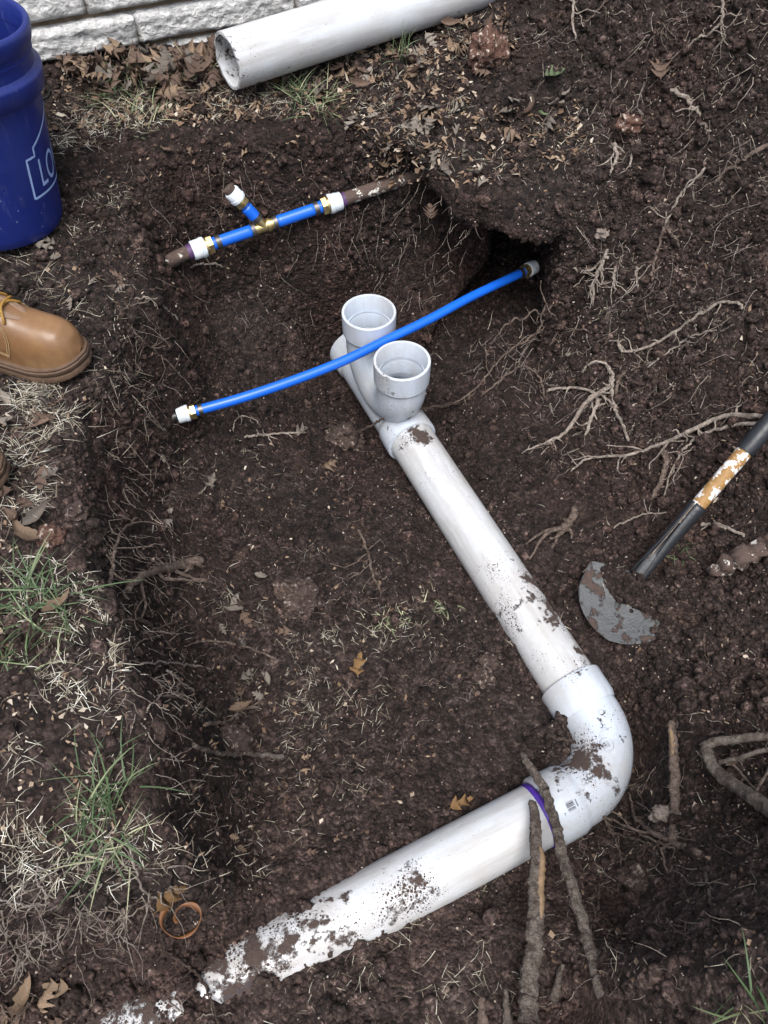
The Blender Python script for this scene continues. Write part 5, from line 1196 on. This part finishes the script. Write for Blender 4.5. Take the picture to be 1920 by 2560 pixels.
sz = [([(0, 960), (170, 965), (190, 1060), (90, 1140), (0, 1130)], 330, (.02, .055)), ([(0, 1130), (110, 1120), (110, 1290), (0, 1330)], 200, (.015, .04)),
      ([(30, 1400), (250, 1430), (300, 1560), (330, 1700), (230, 1790), (90, 1720), (20, 1600)], 480, (.010, .032)), ([(20, 2080), (180, 2090), (420, 2080), (420, 2150), (300, 2230), (30, 2190)], 230, (.010, .035)),
      ([(110, 300), (420, 270), (480, 300), (380, 330), (150, 400)], 420, (.012, .035)), ([(0, 620), (180, 640), (340, 690), (330, 780), (250, 800), (0, 760)], 170, (.015, .04)),
      ([(200, 420), (330, 500), (340, 640), (180, 640)], 120, (.01, .03)), ([(150, 250), (600, 180), (800, 280), (500, 310), (200, 300)], 520, (.015, .045)),
      ([(620, 220), (1250, 20), (1280, 130), (1000, 280), (820, 300)], 420, (.012, .04)), ([(850, 290), (1420, 250), (1700, 330), (1400, 480), (1000, 470)], 300, (.012, .04)),
      ([(240, 820), (330, 820), (420, 1000), (330, 1180), (240, 1100)], 130, (.012, .045)), ([(330, 1100), (620, 1100), (900, 1400), (900, 1800), (500, 1900), (420, 1500)], 230, (.008, .030)),
      ([(820, 1500), (1100, 1480), (1130, 1620), (830, 1620)], 150, (.008, .025)), ([(700, 1650), (1000, 1600), (960, 1850), (700, 1900)], 170, (.008, .03)),
      ([(450, 1900), (1000, 1880), (700, 2200), (430, 2200)], 170, (.008, .03)), ([(700, 2300), (1300, 2150), (1300, 2560), (600, 2560)], 170, (.008, .035)),
      ([(1400, 300), (1920, 0), (1920, 1050), (1450, 900)], 260, (.008, .03)), ([(1150, 1100), (1600, 900), (1900, 1300), (1900, 2500), (1500, 2500)], 150, (.006, .025)), ([(0, 1700), (300, 1750), (330, 2050), (0, 2080)], 110, (.01, .035))]
bs_ = []; V = []; F = []; T = []
for i, (pg, n, lens) in enumerate(sz):
    v, f, t = straw(clumped(pg, n), lens, 100 + i, tint=(.05, .9) if i in (0, 1, 2, 3, 4) else (0, .75)); o_ = len(V); V += v; T += t; F += [tuple(k + o_ for k in q) for q in f]
o = obj('dry_straw', V, F, M['straw'], attrs={'tint': T}, origin=(0, 0, 0)); o['kind'] = 'stuff'; o['label'] = 'loose dry straw and dead grass strewn over the soil'; o['category'] = 'straw'

# ------------------------------------------------------------------ fine rootlets, leaf crumbs and soil crumbs (stuff)
def hair(ps, seed, lens, r0, lift=.002):
    r = np.random.default_rng(seed); V = []; F = []
    for p in ps:
        n = 7; L0 = r.uniform(*lens); az = r.uniform(0, 6.28); q = np.array(p) + [0, 0, lift]; path = [q]
        for k in range(n - 1):
            az += r.normal(0, .45); q = q + np.array([math.cos(az), math.sin(az), 0]) * L0 / n; q[2] = float(hz(q[0], q[1])) + lift * r.uniform(.3, 2.2); q[2] = min(q[2], path[-1][2] + .006); q[2] = max(q[2], path[-1][2] - .008); path.append(q.copy())
        v, f, _ = sweep(np.array(path), np.linspace(r0 * r.uniform(.6, 1.5), r0 * .3, n), 4, False); o_ = len(V); V += list(v); F += [tuple(k + o_ for k in x) for x in f]
    return V, F
hz_ = [([(1300, 60), (1920, 0), (1920, 1050), (1350, 1000), (1450, 500)], 420, (.02, .08), .0009), ([(250, 420), (900, 380), (1200, 560), (1100, 800), (500, 850), (300, 900)], 260, (.02, .07), .0006),
       ([(240, 900), (420, 950), (480, 1500), (420, 2100), (300, 1700)], 220, (.02, .07), .0007), ([(1050, 850), (1500, 800), (1920, 1100), (1400, 1200)], 200, (.02, .08), .0009),
       ([(500, 1150), (950, 1100), (1250, 1700), (1000, 1900), (500, 2100)], 220, (.01, .05), .0006), ([(1450, 1950), (1900, 1700), (1900, 2500), (1300, 2500)], 180, (.015, .06), .0008), ([(0, 2180), (420, 2140), (430, 2250), (200, 2430), (0, 2430)], 150, (.02, .09), .0008)]
V = []; F = []
for i, (pg, n, lens, r0) in enumerate(hz_):
    v, f = hair(in_poly(pg, n), 300 + i, lens, r0); o_ = len(V); V += v; F += [tuple(k + o_ for k in q) for q in f]
o = obj('fine_rootlets', V, F, M['root_pale'], origin=(0, 0, 0)); o['kind'] = 'stuff'; o['label'] = 'fine hair roots tangled over banks and spoil'; o['category'] = 'roots'

# leaf crumbs
cz = [([(150, 170), (560, 120), (600, 230), (800, 300), (400, 320), (120, 330)], 900, (.003, .012)), ([(600, 220), (1260, 10), (1300, 130), (1150, 300), (850, 310)], 900, (.003, .012)), ([(850, 290), (1450, 250), (1500, 400), (1200, 470), (900, 470)], 700, (.003, .012)),
      ([(0, 560), (340, 640), (330, 900), (200, 1100), (0, 1350)], 300, (.002, .006)), ([(0, 1350), (270, 1480), (340, 1800), (330, 2150), (0, 2150)], 300, (.002, .006)), ([(330, 900), (900, 1050), (1250, 1800), (900, 2100), (450, 2200)], 520, (.002, .007)), ([(1250, 400), (1900, 0), (1900, 2400), (1300, 2500), (1600, 1500)], 520, (.002, .008)), ([(200, 350), (800, 330), (900, 600), (300, 800)], 350, (.002, .007))]
V = []; Q = []; T = []
for i, (pg, n, (a, b)) in enumerate(cz):
    for p in in_poly(pg, n):
        s = rng.uniform(a, b); az = rng.uniform(0, 6.28); t1, t2 = rng.normal(0, .4, 2); e1 = np.array([math.cos(az), math.sin(az), t1]) * s; e2 = np.array([-math.sin(az), math.cos(az), t2]) * s * rng.uniform(.3, .8)
        c = p + [0, 0, .002 + s * .15]; o_ = len(V); fold = np.array([0, 0, s * rng.normal(0, .25)])
        V += [c - e1 * rng.uniform(.5, 1.2), c - e1 * rng.uniform(-.6, .6) + e2 * rng.uniform(.5, 1.2), c + e1 * rng.uniform(.6, 1.2) + fold, c + e1 * rng.uniform(-.6, .6) - e2 * rng.uniform(.3, 1.2) + fold * rng.uniform(-1, 1)]; Q.append((o_, o_ + 1, o_ + 2)); Q.append((o_, o_ + 2, o_ + 3)); T += [rng.random() ** 1.6] * 4
o = fast_mesh('leaf_crumbs', np.array(V), np.array(Q), M['litter'], {'tint': np.array(T)}, False); o['kind'] = 'stuff'; o['label'] = 'broken leaf crumbs mixed into soil and litter'; o['category'] = 'leaf litter'

# soil crumbs: area-weighted over the real surface, sizes from grit to lumps
b0 = bmesh.new(); bmesh.ops.create_icosphere(b0, subdivisions=1, radius=1); ico_v = np.array([v.co[:] for v in b0.verts]); ico_f = np.array([[v.index for v in f.verts] for f in b0.faces]); b0.free()
b0 = bmesh.new(); bmesh.ops.create_icosphere(b0, subdivisions=2, radius=1); ico2_v = np.array([v.co[:] for v in b0.verts]); ico2_f = np.array([[v.index for v in f.verts] for f in b0.faces]); b0.free()
cr = np.cross(np.stack([PX[:-1, 1:] - PX[:-1, :-1], PY[:-1, 1:] - PY[:-1, :-1], PZ[:-1, 1:] - PZ[:-1, :-1]], -1), np.stack([PX[1:, :-1] - PX[:-1, :-1], PY[1:, :-1] - PY[:-1, :-1], PZ[1:, :-1] - PZ[:-1, :-1]], -1))
area = np.linalg.norm(cr, axis=2); cx, cy = MX[:-1, :-1], MY[:-1, :-1]
wt = area * (cx > -1) * (cx < .98) * (cy > -.03) * (cy < 2.15) * (.7 + RU[:-1, :-1]) * np.clip(.6 + fbm(cx, cy, 6, 3, 201), .15, 2)
dd_ = cy * CP + (CAMZ - PZ[:-1, :-1]) * SP; uu_ = 960 + FPX * cx / dd_; vv_ = 1280 + FPX * ((CAMZ - PZ[:-1, :-1]) * CP - cy * SP) / dd_
wt = wt * (uu_ > -350) * (uu_ < 2270) * (vv_ > -350) * (vv_ < 2900)
wt[:, :] = np.where((cy > 1.55) & (KK[:-1, :-1] > .95) & (cx < .25), wt * .45, wt)
cum = np.cumsum(wt.ravel()); cum /= cum[-1]
def crumbs(name, n, lo, hi, iv, if_, seed, label, mat='soil'):
    r = np.random.default_rng(seed); k = np.searchsorted(cum, r.random(n)); j, i = np.unravel_index(k, wt.shape)
    fu, fv = r.random(n), r.random(n)
    def ip(A): return A[j, i] * (1 - fu) * (1 - fv) + A[j, i + 1] * fu * (1 - fv) + A[j + 1, i] * (1 - fu) * fv + A[j + 1, i + 1] * fu * fv
    c = np.stack([ip(PX), ip(PY), ip(PZ)], -1)
    s = lo * (hi / lo) ** (r.random(n) ** 2.2)
    # keep lumps off the pipes' crowns
    q, _ = np.linalg.qr(r.normal(size=(n, 3, 3))); sc = s[:, None] * r.uniform(.65, 1.25, (n, 3))
    nv = len(iv); jit = 1 + r.normal(0, .2, (n, nv, 1))
    Vv = np.einsum('nvk,nkl->nvl', iv[None] * jit * sc[:, None, :], q) + (c + np.stack([np.zeros(n), np.zeros(n), s * .25], -1))[:, None, :]
    Ff = (if_[None] + (np.arange(n) * nv)[:, None, None]).reshape(-1, 3)
    rd = np.repeat(red[j, i] * .8, nv); dr = np.repeat(np.clip(dry[j, i] * .7 + r.exponential(.22, n) + (r.random(n) < .16) * r.uniform(.4, 1, n), 0, 1.0), nv)
    o = fast_mesh(name, Vv.reshape(-1, 3), Ff, M[mat], {'red': rd, 'dry': dr}, False); o['kind'] = 'stuff'; o['label'] = label; o['category'] = 'soil'
    return o
crumbs('soil_crumbs', 62000, .0018, .0062, ico_v, ico_f, 1, 'fine crumbs of dark soil covering the dig')
crumbs('soil_lumps', 7500, .0048, .015, ico2_v, ico2_f, 2, 'larger crumbly lumps of soil scattered over the dig')
M['grit'] = m_plain('pale_grit', (.42, .36, .31), .85, 0, .6, 150, .3, .2, (.16, .12, .10))
crumbs('pale_grit', 7000, .0010, .0028, ico_v[:], ico_f, 3, 'tiny pale grit flecks in the soil', 'grit')
